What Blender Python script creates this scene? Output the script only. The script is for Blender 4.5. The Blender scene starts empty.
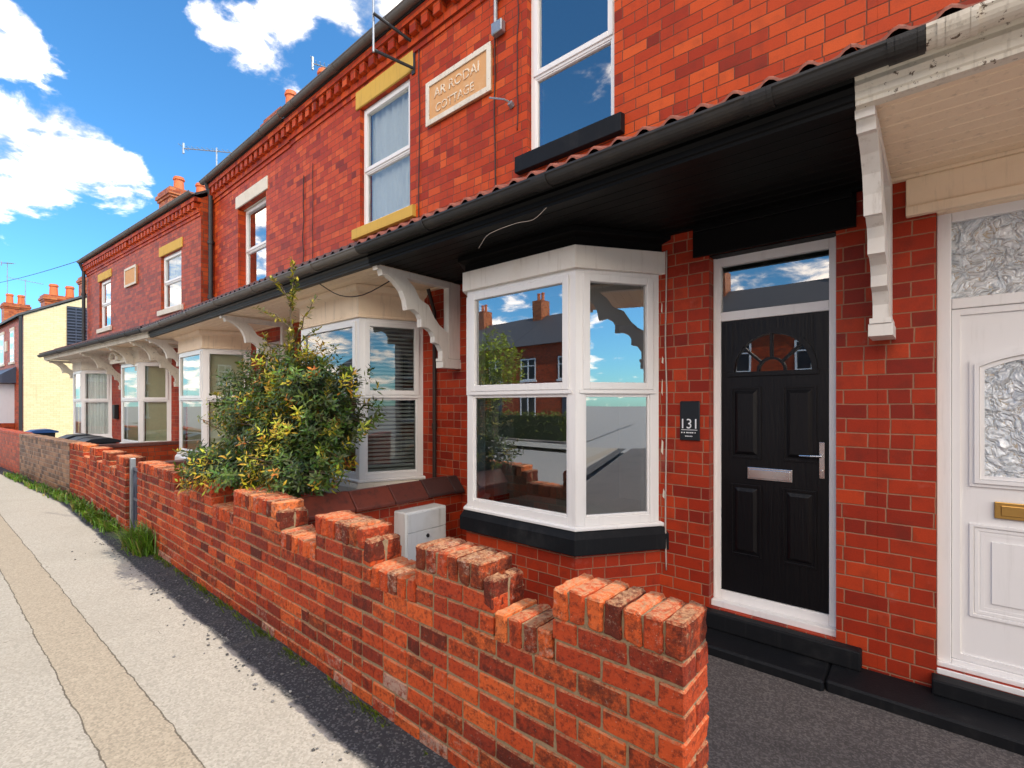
import bpy, bmesh, math, random
from mathutils import Vector, Matrix, noise
R = math.radians
rnd = random.Random(7)
scene = bpy.context.scene
col = scene.collection
GZ = -1.74                      # pavement level (camera at z = 0)
BX, BK = -11.6, .076            # the street bends gently beyond this x

def bend(p):
    return Vector((p[0], p[1] + BK*min(0.0, p[0]-BX), p[2]))

# ------------------------------------------------------------------ mesh builder
class MB:
    def __init__(s):
        s.v = []; s.f = []; s.c = []; s.uvw = None
    def add(s, vs, fs, c=(.5, .5, .5)):
        b = len(s.v); s.v += [Vector(p) for p in vs]
        for f in fs:
            s.f.append([b+i for i in f]); s.c.append(c)
    def quad(s, a, b, c, d, col_=(.5, .5, .5)): s.add([a, b, c, d], [(0, 1, 2, 3)], col_)
    def box(s, x0, x1, y0, y1, z0, z1, c=(.5, .5, .5)):
        s.add([(x0,y0,z0),(x1,y0,z0),(x1,y1,z0),(x0,y1,z0),(x0,y0,z1),(x1,y0,z1),(x1,y1,z1),(x0,y1,z1)],
              [(0,3,2,1),(4,5,6,7),(0,1,5,4),(1,2,6,5),(2,3,7,6),(3,0,4,7)], c)
    def hexa(s, p, c=(.5, .5, .5)):   # 8 points ordered as box
        s.add(p, [(0,3,2,1),(4,5,6,7),(0,1,5,4),(1,2,6,5),(2,3,7,6),(3,0,4,7)], c)
    def cham(s, x0, x1, y0, y1, z0, z1, ch=.004, jit=0, c=(.5, .5, .5), rot=0):
        cx, cy, cz = (x0+x1)/2, (y0+y1)/2, (z0+z1)/2
        hx, hy, hz = (x1-x0)/2, (y1-y0)/2, (z1-z0)/2
        vs = []; idx = {}
        for sx in (-1, 1):
            for sy in (-1, 1):
                for sz in (-1, 1):
                    j = lambda: rnd.uniform(-jit, jit)
                    k = ch*rnd.uniform(.6, 1.7)
                    jj = (j(), j(), j())
                    for ax in range(3):
                        p = [sx*(hx-(k if ax != 0 else 0)), sy*(hy-(k if ax != 1 else 0)), sz*(hz-(k if ax != 2 else 0))]
                        idx[(sx, sy, sz, ax)] = len(vs)
                        vs.append([p[0]+jj[0], p[1]+jj[1], p[2]+jj[2]])
        if rot:
            cr, sr = math.cos(rot), math.sin(rot)
            for p in vs: p[0], p[2] = p[0]*cr-p[2]*sr, p[0]*sr+p[2]*cr
        vs = [(p[0]+cx, p[1]+cy, p[2]+cz) for p in vs]
        I = idx; fs = []
        def q(a, b, c_, d, n):
            A, B, C_ = Vector(vs[a]), Vector(vs[b]), Vector(vs[c_])
            if (B-A).cross(C_-B).dot(n) < 0: fs.append((d, c_, b, a))
            else: fs.append((a, b, c_, d))
        for ax in range(3):
            o = [a for a in range(3) if a != ax]
            for sg in (-1, 1):
                def key(s1, s2, a=ax):
                    k = [0, 0, 0]; k[ax] = sg; k[o[0]] = s1; k[o[1]] = s2
                    return I[(k[0], k[1], k[2], a)]
                n = Vector((0, 0, 0)); n[ax] = sg
                q(key(-1, -1), key(1, -1), key(1, 1), key(-1, 1), n)
        for ax in range(3):     # edges parallel to ax
            o = [a for a in range(3) if a != ax]
            for s1 in (-1, 1):
                for s2 in (-1, 1):
                    def key(e, a):
                        k = [0, 0, 0]; k[ax] = e; k[o[0]] = s1; k[o[1]] = s2
                        return I[(k[0], k[1], k[2], a)]
                    n = Vector((0, 0, 0)); n[o[0]] = s1; n[o[1]] = s2
                    q(key(-1, o[0]), key(1, o[0]), key(1, o[1]), key(-1, o[1]), n)
        for sx in (-1, 1):
            for sy in (-1, 1):
                for sz in (-1, 1):
                    t = [I[(sx, sy, sz, a)] for a in range(3)]
                    A, B, C_ = [Vector(vs[i]) for i in t]
                    if (B-A).cross(C_-B).dot(Vector((sx, sy, sz))) < 0: t.reverse()
                    fs.append(tuple(t))
        s.add(vs, fs, c)
    def tube(s, pts, r, n=8, cap=True, c=(.5, .5, .5)):
        pts = [Vector(p) for p in pts]; rings = []; vs = []; fs = []
        rr = r if isinstance(r, (list, tuple)) else [r]*len(pts)
        up = Vector((0, 0, 1))
        for i, p in enumerate(pts):
            d = (pts[min(i+1, len(pts)-1)] - pts[max(i-1, 0)]).normalized()
            u = up if abs(d.dot(up)) < .9 else Vector((1, 0, 0))
            a = d.cross(u).normalized(); b = a.cross(d)
            for k in range(n):
                t = 2*math.pi*k/n
                vs.append(p + (a*math.cos(t)+b*math.sin(t))*rr[i])
        for i in range(len(pts)-1):
            for k in range(n):
                k2 = (k+1) % n
                fs.append((i*n+k, i*n+k2, (i+1)*n+k2, (i+1)*n+k))
        if cap:
            fs.append(tuple(range(n-1, -1, -1))); fs.append(tuple((len(pts)-1)*n+k for k in range(n)))
        s.add(vs, fs, c)
    def lathe(s, cx, cy, prof, n=14, c=(.5, .5, .5)):
        s.tube([(cx, cy, z) for r_, z in prof], [r_ for r_, z in prof], n, True, c)
    def extx(s, prof, x0, x1, c=(.5, .5, .5), closed=True):      # profile of (y, z) swept along x
        n = len(prof); vs = [(x0, y, z) for y, z in prof]+[(x1, y, z) for y, z in prof]
        m = n if closed else n-1
        fs = [(i, (i+1) % n, n+(i+1) % n, n+i) for i in range(m)]
        if closed: fs += [tuple(range(n-1, -1, -1)), tuple(range(n, 2*n))]
        s.add(vs, fs, c)
    def build(s, name, m, parent=None, root=None, smooth=False, bev=0, label=None, loc=None):
        base = Vector((0, 0, 0))
        if root is not None: base = root['_base'] if False else ROOT[root.name]
        elif loc is not None: base = bend(loc)
        me = bpy.data.meshes.new(name)
        me.from_pydata([bend(v)-base for v in s.v], [], s.f)
        if isinstance(m, (list, tuple)):
            for q in m: me.materials.append(q)
        else: me.materials.append(m)
        me.uv_layers.new(name='UVMap'); me.color_attributes.new('vc', 'FLOAT_COLOR', 'CORNER')
        uv = me.uv_layers['UVMap']; ca = me.color_attributes['vc']
        for p, cc in zip(me.polygons, s.c):
            n = p.normal
            if abs(n.z) > .8: t = Vector((1, 0, 0)); w = Vector((0, 1, 0))
            else:
                t = Vector((-n.y, n.x, 0)); t.normalize(); w = Vector((0, 0, 1))
                if abs(n.z) > .2: w = n.cross(t)
                if w.z < 0: w = -w
            for li, vi in zip(p.loop_indices, p.vertices):
                P = s.v[vi]
                uv.data[li].uv = (P.dot(t), P.dot(w))
                ca.data[li].color = (cc[0], cc[1], cc[2], 1)
            p.use_smooth = smooth
        me.update()
        o = bpy.data.objects.new(name, me); col.objects.link(o)
        if parent is not None: o.parent = parent
        if root is None and loc is not None: o.location = base
        if bev:
            b = o.modifiers.new('bevel', 'BEVEL'); b.width = bev; b.segments = 2; b.limit_method = 'ANGLE'; b.angle_limit = R(40)
            b.harden_normals = False
        if label: o['label'] = label
        return o

ROOT = {}
def tag(o, label, cat, group=None):
    o['label'] = label; o['category'] = cat
    if group: o['group'] = group
    return o
def thing(name, label, cat, loc=(0, 0, 0), group=None):
    o = bpy.data.objects.new(name, None); col.objects.link(o)
    o.location = bend(loc); o.empty_display_size = .2
    ROOT[o.name] = bend(loc).copy()
    return tag(o, label, cat, group)
def struct(o): o['kind'] = 'structure'; return o

# ------------------------------------------------------------------ materials
class NT:
    def __init__(s, name):
        s.m = bpy.data.materials.new(name); s.m.use_nodes = True
        s.t = s.m.node_tree; s.t.nodes.clear()
        s.out = s.t.nodes.new('ShaderNodeOutputMaterial')
    def n(s, typ, **kw):
        nd = s.t.nodes.new(typ)
        for k, v in kw.items():
            if k.startswith('i_'): s.set(nd.inputs[k[2:].replace('_', ' ')], v)
            else: setattr(nd, k, v)
        return nd
    def set(s, inp, v):
        if isinstance(v, bpy.types.NodeSocket): s.t.links.new(v, inp)
        else: inp.default_value = v
    def math(s, op, a, b=None, c=None, clamp=False):
        nd = s.t.nodes.new('ShaderNodeMath'); nd.operation = op; nd.use_clamp = clamp
        s.set(nd.inputs[0], a)
        if b is not None: s.set(nd.inputs[1], b)
        if c is not None: s.set(nd.inputs[2], c)
        return nd.outputs[0]
    def mix(s, f, a, b, mode='MIX'):
        nd = s.t.nodes.new('ShaderNodeMix'); nd.data_type = 'RGBA'; nd.blend_type = mode
        s.set(nd.inputs[0], f)
        s.set(nd.inputs[6], a if isinstance(a, bpy.types.NodeSocket) else tuple(a)+(1,)*(4-len(a)))
        s.set(nd.inputs[7], b if isinstance(b, bpy.types.NodeSocket) else tuple(b)+(1,)*(4-len(b)))
        return nd.outputs[2]
    def noise(s, vec, scale, detail=4, rough=.55, out=0):
        nd = s.t.nodes.new('ShaderNodeTexNoise'); nd.inputs['Scale'].default_value = scale
        nd.inputs['Detail'].default_value = detail; nd.inputs['Roughness'].default_value = rough
        if vec is not None: s.t.links.new(vec, nd.inputs['Vector'])
        return nd.outputs[out]
    def ramp(s, f, stops, interp='LINEAR'):
        nd = s.t.nodes.new('ShaderNodeValToRGB'); nd.color_ramp.interpolation = interp
        cr = nd.color_ramp
        while len(cr.elements) < len(stops): cr.elements.new(.5)
        for e, (p, c) in zip(cr.elements, stops):
            e.position = p; e.color = (c, c, c, 1) if isinstance(c, (int, float)) else tuple(c)+(1,)
        s.t.links.new(f, nd.inputs[0]); return nd.outputs[0]
    def step(s, x, a, b):   # smoothstep
        nd = s.t.nodes.new('ShaderNodeMapRange'); nd.interpolation_type = 'SMOOTHSTEP'
        s.set(nd.inputs[0], x); s.set(nd.inputs[1], a); s.set(nd.inputs[2], b)
        return nd.outputs[0]
    def bsdf(s, colr, rough=.6, bump=None, bstr=.3, bdist=.005, spec=.5, metal=0, coat=0, nrm=None):
        p = s.t.nodes.new('ShaderNodeBsdfPrincipled')
        s.set(p.inputs['Base Color'], colr if isinstance(colr, bpy.types.NodeSocket) else tuple(colr)+(1,))
        s.set(p.inputs['Roughness'], rough); s.set(p.inputs['Metallic'], metal)
        s.set(p.inputs['Specular IOR Level'], spec)
        if coat: p.inputs['Coat Weight'].default_value = coat
        if bump is not None:
            b = s.t.nodes.new('ShaderNodeBump'); b.inputs['Strength'].default_value = bstr; b.inputs['Distance'].default_value = bdist
            s.t.links.new(bump, b.inputs['Height'])
            s.t.links.new(b.outputs[0], p.inputs['Normal'])
        s.t.links.new(p.outputs[0], s.out.inputs[0]); s.p = p
        return s.m
    @property
    def obj(s): return s.n('ShaderNodeNewGeometry').outputs['Position']
    @property
    def uv(s): return s.n('ShaderNodeUVMap', uv_map='UVMap').outputs[0]

def brick_mat(name, stops, mortar, bw=.22, bh=.0895, mj=.006, grime=.4, rough=.5, bump=.5, split=.25, white=0.0, seed=0):
    k = NT(name); uv = k.uv
    wob = k.noise(k.obj, 3.0, 2, out=1)
    sep0 = k.n('ShaderNodeSeparateXYZ'); k.t.links.new(wob, sep0.inputs[0])
    sep = k.n('ShaderNodeSeparateXYZ'); k.t.links.new(uv, sep.inputs[0])
    hi = k.noise(k.obj, 55.0, 2, out=1)
    seph = k.n('ShaderNodeSeparateXYZ'); k.t.links.new(hi, seph.inputs[0])
    x = k.math('ADD', sep.outputs[0], k.math('MULTIPLY', k.math('SUBTRACT', sep0.outputs[0], .5), .012))
    z = k.math('ADD', sep.outputs[1], k.math('MULTIPLY', k.math('SUBTRACT', sep0.outputs[1], .5), .010))
    x = k.math('ADD', x, k.math('MULTIPLY', k.math('SUBTRACT', seph.outputs[0], .5), .0035))
    z = k.math('ADD', z, k.math('MULTIPLY', k.math('SUBTRACT', seph.outputs[1], .5), .0035))
    zr = k.math('DIVIDE', z, bh); row = k.math('FLOOR', zr)
    off = k.math('MULTIPLY', k.math('FLOORED_MODULO', row, 2), .5)
    rw = k.n('ShaderNodeTexWhiteNoise', noise_dimensions='1D'); k.t.links.new(row, rw.inputs['W'])
    off = k.math('ADD', off, k.math('MULTIPLY', k.math('SUBTRACT', rw.outputs[0], .5), .12))
    xr = k.math('ADD', k.math('DIVIDE', x, bw), off); cx = k.math('FLOOR', xr)
    fx = k.math('SUBTRACT', xr, cx); fz = k.math('SUBTRACT', zr, row)
    cell = k.n('ShaderNodeCombineXYZ'); k.t.links.new(cx, cell.inputs[0]); k.t.links.new(row, cell.inputs[1]); cell.inputs[2].default_value = seed
    wn = k.n('ShaderNodeTexWhiteNoise', noise_dimensions='3D'); k.t.links.new(cell.outputs[0], wn.inputs['Vector'])
    swn = k.n('ShaderNodeSeparateXYZ'); k.t.links.new(wn.outputs['Color'], swn.inputs[0])
    # some stretchers are split into two headers
    sp = k.math('LESS_THAN', swn.outputs[0], split)
    half = k.math('GREATER_THAN', fx, .5)
    fx2 = k.math('SUBTRACT', fx, k.math('MULTIPLY', half, .5))           # 0..0.5
    ex_full = k.math('MULTIPLY', k.math('MINIMUM', fx, k.math('SUBTRACT', 1, fx)), bw)
    ex_half = k.math('MULTIPLY', k.math('MINIMUM', fx2, k.math('SUBTRACT', .5, fx2)), bw)
    ex = k.math('ADD', k.math('MULTIPLY', ex_full, k.math('SUBTRACT', 1, sp)), k.math('MULTIPLY', ex_half, sp))
    ez = k.math('MULTIPLY', k.math('MINIMUM', fz, k.math('SUBTRACT', 1, fz)), bh)
    e = k.math('MINIMUM', ex, ez)
    face = k.step(e, mj*.45, mj*.9)
    cell2 = k.n('ShaderNodeCombineXYZ'); k.t.links.new(k.math('ADD', cx, k.math('MULTIPLY', k.math('MULTIPLY', half, sp), .5)), cell2.inputs[0]); k.t.links.new(row, cell2.inputs[1]); cell2.inputs[2].default_value = seed+3.3
    wn2 = k.n('ShaderNodeTexWhiteNoise', noise_dimensions='3D'); k.t.links.new(cell2.outputs[0], wn2.inputs['Vector'])
    big = k.noise(k.obj, .9, 3); fine = k.noise(k.obj, 60, 5, .65); mid = k.noise(k.obj, 9, 4, .6)
    val = k.math('ADD', wn2.outputs[0], k.math('MULTIPLY', k.math('SUBTRACT', big, .5), .18))
    c = k.ramp(val, stops)
    c = k.mix(k.math('MULTIPLY', k.step(mid, .45, .75), grime), c, (.09, .025, .018))
    c = k.mix(k.math('MULTIPLY', k.step(fine, .6, .78), .35), c, (.12, .03, .02))
    c = k.mix(.55, c, k.ramp(k.noise(k.obj, 130, 4, .7), [(.3, .62), (.7, 1.0)]), 'MULTIPLY')
    strk = k.n('ShaderNodeMapping'); strk.inputs['Scale'].default_value = (5, 5, .5); k.t.links.new(k.obj, strk.inputs[0])
    c = k.mix(k.math('MULTIPLY', k.step(k.noise(strk.outputs[0], 1.0, 6, .7), .52, .85), .28), c, (.10, .025, .016))
    if white:
        w = k.math('MULTIPLY', k.step(k.noise(k.obj, 2.2, 5, .7), .58, .74), white)
        c = k.mix(w, c, (.5, .42, .36))
    mcol = k.mix(k.noise(k.obj, 14, 3), mortar, tuple(q*.45 for q in mortar))
    c = k.mix(face, mcol, c)
    hgt = k.math('ADD', k.math('MULTIPLY', k.step(e, 0, mj*1.3), .9), k.math('MULTIPLY', fine, .16))
    hgt = k.math('ADD', hgt, k.math('MULTIPLY', wn2.outputs[0], .22))
    rg = k.math('ADD', rough, k.math('MULTIPLY', k.math('SUBTRACT', fine, .5), .3))
    return k.bsdf(c, rg, hgt, bump, .006, spec=.18)

def paint(name, c, rough=.35, dirt=.15, dirtc=(.25, .2, .14), bump=.08, scale=18, wood=False, peel=0, metal=0, spec=.5):
    k = NT(name)
    nz = k.noise(k.obj, scale*.15, 5, .65); f = k.noise(k.obj, scale*6, 3)
    cc = k.mix(k.math('MULTIPLY', k.step(nz, .48, .8), dirt), c, dirtc)
    if peel:
        cc = k.mix(k.step(k.noise(k.obj, 26, 6, .75), .67-peel*.1, .70-peel*.1), cc, (.12, .08, .05))
    stm = k.n('ShaderNodeMapping'); stm.inputs['Scale'].default_value = (22, 22, 1.6); k.t.links.new(k.obj, stm.inputs[0])
    stn = k.noise(stm.outputs[0], 1.0, 5, .7)
    cc = k.mix(k.math('MULTIPLY', k.step(stn, .52, .78), min(.5, dirt*1.3+.04)), cc, tuple(q*.6 for q in dirtc))
    h = f
    if wood:
        mp = k.n('ShaderNodeMapping'); mp.inputs['Scale'].default_value = (60, 60, 5) if wood == 'z' else (4, 60, 60)
        k.t.links.new(k.obj, mp.inputs[0]); h = k.noise(mp.outputs[0], 1.0, 5, .6)
    rg = k.math('ADD', rough, k.math('MULTIPLY', nz, .2))
    return k.bsdf(cc, rg, h, bump, .003, metal=metal, spec=spec)

def simple(name, c, rough=.5, metal=0, bump=0, scale=20, vary=.2, spec=.5):
    k = NT(name); nz = k.noise(k.obj, scale, 4)
    cc = k.mix(nz, tuple(q*(1-vary) for q in c), tuple(min(1, q*(1+vary)) for q in c))
    return k.bsdf(cc, rough, nz if bump else None, bump, .004, metal=metal, spec=spec)

def glass(name, refl=.25, tint=(1, 1, 1), rough=.0, wave=.0):
    k = NT(name)
    g = k.n('ShaderNodeBsdfGlossy'); g.inputs['Roughness'].default_value = rough; g.inputs['Color'].default_value = tint+(1,)
    t = k.n('ShaderNodeBsdfTransparent'); t.inputs[0].default_value = (.82, .87, .85, 1)
    lw = k.n('ShaderNodeFresnel'); lw.inputs[0].default_value = 1.5
    fac = k.math('ADD', k.math('MULTIPLY', lw.outputs[0], 1.3), refl, clamp=True)
    b = k.n('ShaderNodeBump'); b.inputs['Strength'].default_value = .03; b.inputs['Distance'].default_value = .02
    k.t.links.new(k.noise(k.obj, 1.6, 1), b.inputs['Height']); k.t.links.new(b.outputs[0], g.inputs['Normal'])
    m = k.n('ShaderNodeMixShader'); k.t.links.new(fac, m.inputs[0]); k.t.links.new(t.outputs[0], m.inputs[1]); k.t.links.new(g.outputs[0], m.inputs[2])
    k.t.links.new(m.outputs[0], k.out.inputs[0]); return k.m

M = {}
OR = [(0.0, (.24, .026, .011)), (.10, (.38, .036, .010)), (.45, (.50, .056, .011)), (.8, (.58, .074, .013)), (1.0, (.66, .105, .020))]
M['brick'] = brick_mat('facade_brick', OR, (.20, .06, .03), grime=.25, mj=.0055)
RED = [(0.0, (.24, .022, .012)), (.25, (.35, .030, .011)), (.7, (.43, .042, .013)), (1.0, (.52, .058, .016))]
M['brick_low'] = brick_mat('porch_brick', RED, (.42, .20, .12), grime=.35, mj=.0055, split=.3, white=.16)
M['brick_old'] = brick_mat('old_brick', [(0, (.26, .035, .013)), (.5, (.46, .062, .016)), (1, (.56, .09, .022))], (.20, .09, .05), grime=.4, mj=.008)
M['brick_buff'] = brick_mat('sooty_buff_brick', [(0, (.09, .045, .03)), (.5, (.26, .13, .07)), (1, (.40, .21, .11))], (.28, .2, .13), grime=.6, mj=.009, bump=.8)
M['brick_yellow'] = brick_mat('yellow_painted_brick', [(0, (.76, .62, .35)), (1, (.84, .70, .42))], (.68, .55, .30), grime=.03, mj=.006, bump=.4, split=0)
M['brick_chim'] = brick_mat('chimney_brick', [(0, (.26, .05, .018)), (.5, (.45, .10, .028)), (1, (.58, .19, .06))], (.4, .25, .15), grime=.3)
M['white'] = paint('white_upvc', (.80, .79, .78), .22, .06, bump=.02)
M['whitewood'] = paint('white_painted_wood', (.78, .74, .68), .45, .3, (.50, .38, .26), bump=.2)
M['cream'] = paint('cream_painted_board', (.90, .72, .52), .5, .3, (.45, .33, .2), bump=.2, wood='x')
M['creamold'] = paint('weathered_cream_paint', (.72, .66, .55), .5, .5, (.30, .22, .14), bump=.3, peel=.6)
M['black'] = paint('black_gloss_paint', (.004, .004, .004), .38, .1, (.012, .012, .012), bump=.1, spec=.12)
M['blacksill'] = paint('black_sill_paint', (.008, .009, .011), .5, .6, (.045, .045, .045), bump=.5, spec=.18)
M['blackboard'] = paint('black_soffit_board', (.004, .004, .004), .4, .2, (.02, .018, .015), bump=.3, wood='x', spec=.12)
M['doorblack'] = paint('black_grained_door', (.003, .003, .004), .30, .1, (.012, .012, .014), bump=1.0, wood='z', spec=.30)
M['gutter'] = paint('old_black_gutter', (.014, .013, .012), .45, .6, (.06, .045, .03), bump=.4, scale=30)
M['guttergrey'] = paint('grey_brown_gutter', (.12, .105, .09), .4, .5, (.05, .04, .03), bump=.3)
M['tile'] = simple('terracotta_pantile', (.26, .075, .04), .6, bump=.5, scale=30, vary=.6)
M['tiledark'] = simple('sooty_pantile', (.10, .045, .035), .6, bump=.5, scale=30, vary=.7)
M['tilegrey'] = simple('lead_flashing', (.16, .17, .19), .55, bump=.4, scale=12, vary=.4)
M['slate'] = simple('roof_slate', (.075, .07, .07), .6, bump=.5, scale=6, vary=.5)
M['ochre'] = paint('ochre_painted_stone', (.62, .38, .06), .6, .35, (.4, .22, .06), bump=.3)
M['stone'] = paint('pale_painted_stone', (.70, .65, .55), .6, .35, (.5, .4, .28), bump=.4)
M['plaquestone'] = paint('bare_sandstone', (.62, .33, .14), .7, .4, (.72, .55, .36), bump=.5, scale=60)
M['chrome'] = simple('polished_chrome', (.75, .72, .68), .22, metal=1, vary=.05)
M['brass'] = simple('dull_brass', (.55, .33, .10), .3, metal=1, vary=.1)
M['galv'] = simple('galvanised_steel', (.35, .37, .39), .45, metal=.7, vary=.2)
M['dark'] = simple('dark_metal', (.02, .02, .022), .5)
M['cable'] = simple('black_cable', (.03, .015, .012), .6)
M['palecable'] = simple('pale_cable', (.45, .38, .33), .6)
M['plaster'] = simple('room_plaster', (.34, .34, .32), .8, vary=.05)
M['floorroom'] = simple('room_floor', (.12, .10, .08), .7)
M['net'] = simple('net_curtain', (.90, .91, .92), .8, vary=.05)
M['blind'] = simple('blind_slat', (.40, .42, .40), .5, vary=.05)
M['creamblind'] = simple('cream_roller_blind', (.62, .60, .42), .8, vary=.08)
M['glass'] = glass('window_glass', .30)
M['glassdoor'] = glass('fanlight_glass', .22)
M['glasssoft'] = glass('curtained_window_glass', .07)
M['pot'] = simple('chimney_pot_clay', (.62, .15, .04), .6, bump=.2, vary=.3)
M['box'] = paint('grey_white_plastic', (.62, .63, .63), .45, .35, (.30, .27, .2), bump=.1)
M['coping'] = simple('dark_coping_tile', (.15, .05, .035), .4, bump=.4, scale=14, vary=.8)
k = NT('flaking_letter_paint'); nz = k.noise(k.obj, 34, 5, .75)
M['flaking'] = k.bsdf(k.mix(k.step(nz, .44, .52), (.60, .34, .16), (.78, .70, .56)), .7, nz, .4, .004)
M['letter'] = simple('silver_lettering', (.75, .77, .8), .4)
M['sign'] = simple('slate_sign', (.008, .012, .016), .35)
M['bin'] = simple('black_bin_plastic', (.015, .015, .017), .4)
M['binblue'] = simple('blue_bin_plastic', (.03, .10, .30), .4)
M['lead'] = simple('leaded_blue_slate', (.06, .07, .10), .4, vary=.4)
M['blueblack'] = simple('black_slat_panel', (.012, .014, .02), .35)
M['mortar'] = simple('old_lime_mortar', (.235, .16, .09), .95, bump=.8, scale=90, vary=.5)
M['asphalt'] = simple('road_asphalt', (.29, .28, .26), .85, bump=.6, scale=80, vary=.4)
M['kerb'] = simple('concrete_kerb', (.33, .32, .29), .8, bump=.4, scale=30)
M['bark'] = simple('twig_bark', (.10, .07, .04), .8, bump=.4, scale=40, vary=.4)

# worn bricks with a colour per brick (vertex colour r = hue, g = soot, b = lime)
def worn_brick():
    k = NT('worn_wall_brick')
    at = k.n('ShaderNodeVertexColor', layer_name='vc')
    s = k.n('ShaderNodeSeparateColor'); k.t.links.new(at.outputs[0], s.inputs[0])
    c = k.ramp(s.outputs[0], [(0, (.20, .025, .012)), (.35, (.43, .050, .014)), (.7, (.58, .084, .019)), (.93, (.70, .135, .030)), (1, (.74, .25, .08))])
    n1 = k.noise(k.obj, 17, 8, .82); n2 = k.noise(k.obj, 38, 6, .78); n3 = k.noise(k.obj, 160, 4, .7); n4 = k.noise(k.obj, 28, 6, .8)
    soot = k.step(k.math('ADD', n1, k.math('MULTIPLY', k.math('SUBTRACT', s.outputs[1], .5), .42)), .47, .70)
    c = k.mix(k.math('MULTIPLY', soot, .80), c, (.050, .014, .009))
    c = k.mix(k.math('MULTIPLY', k.step(n2, .47, .64), .72), c, (.085, .014, .009))
    c = k.mix(k.math('MULTIPLY', k.step(n3, .55, .78), .35), c, (.62, .16, .05))
    lime = k.step(k.math('ADD', n4, k.math('MULTIPLY', k.math('SUBTRACT', s.outputs[2], .5), .6)), .56, .78)
    c = k.mix(k.math('MULTIPLY', lime, .75), c, (.50, .36, .28))
    spk = k.step(k.noise(k.obj, 110, 2), .70, .74)
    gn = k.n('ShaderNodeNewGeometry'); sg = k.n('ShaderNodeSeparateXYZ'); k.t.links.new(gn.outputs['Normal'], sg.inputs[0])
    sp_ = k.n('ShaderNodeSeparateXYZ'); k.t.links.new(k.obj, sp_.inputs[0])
    sunlit_top = k.math('MULTIPLY', k.step(sg.outputs[2], .35, .9), k.step(n2, .36, .60))
    c = k.mix(k.math('MULTIPLY', sunlit_top, .62), c, (.74, .42, .22))  # upward faces tinted tan: sunlight on the cap tops put into the colour
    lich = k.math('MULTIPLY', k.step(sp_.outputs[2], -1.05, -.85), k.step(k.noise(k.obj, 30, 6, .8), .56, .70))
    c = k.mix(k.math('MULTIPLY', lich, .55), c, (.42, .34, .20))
    c = k.mix(k.math('MULTIPLY', spk, .5), c, (.6, .5, .4))
    h = k.math('ADD', k.math('MULTIPLY', n2, 1.1), k.math('MULTIPLY', n3, .7))
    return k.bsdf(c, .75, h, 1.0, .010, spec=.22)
M['worn'] = worn_brick()

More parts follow.
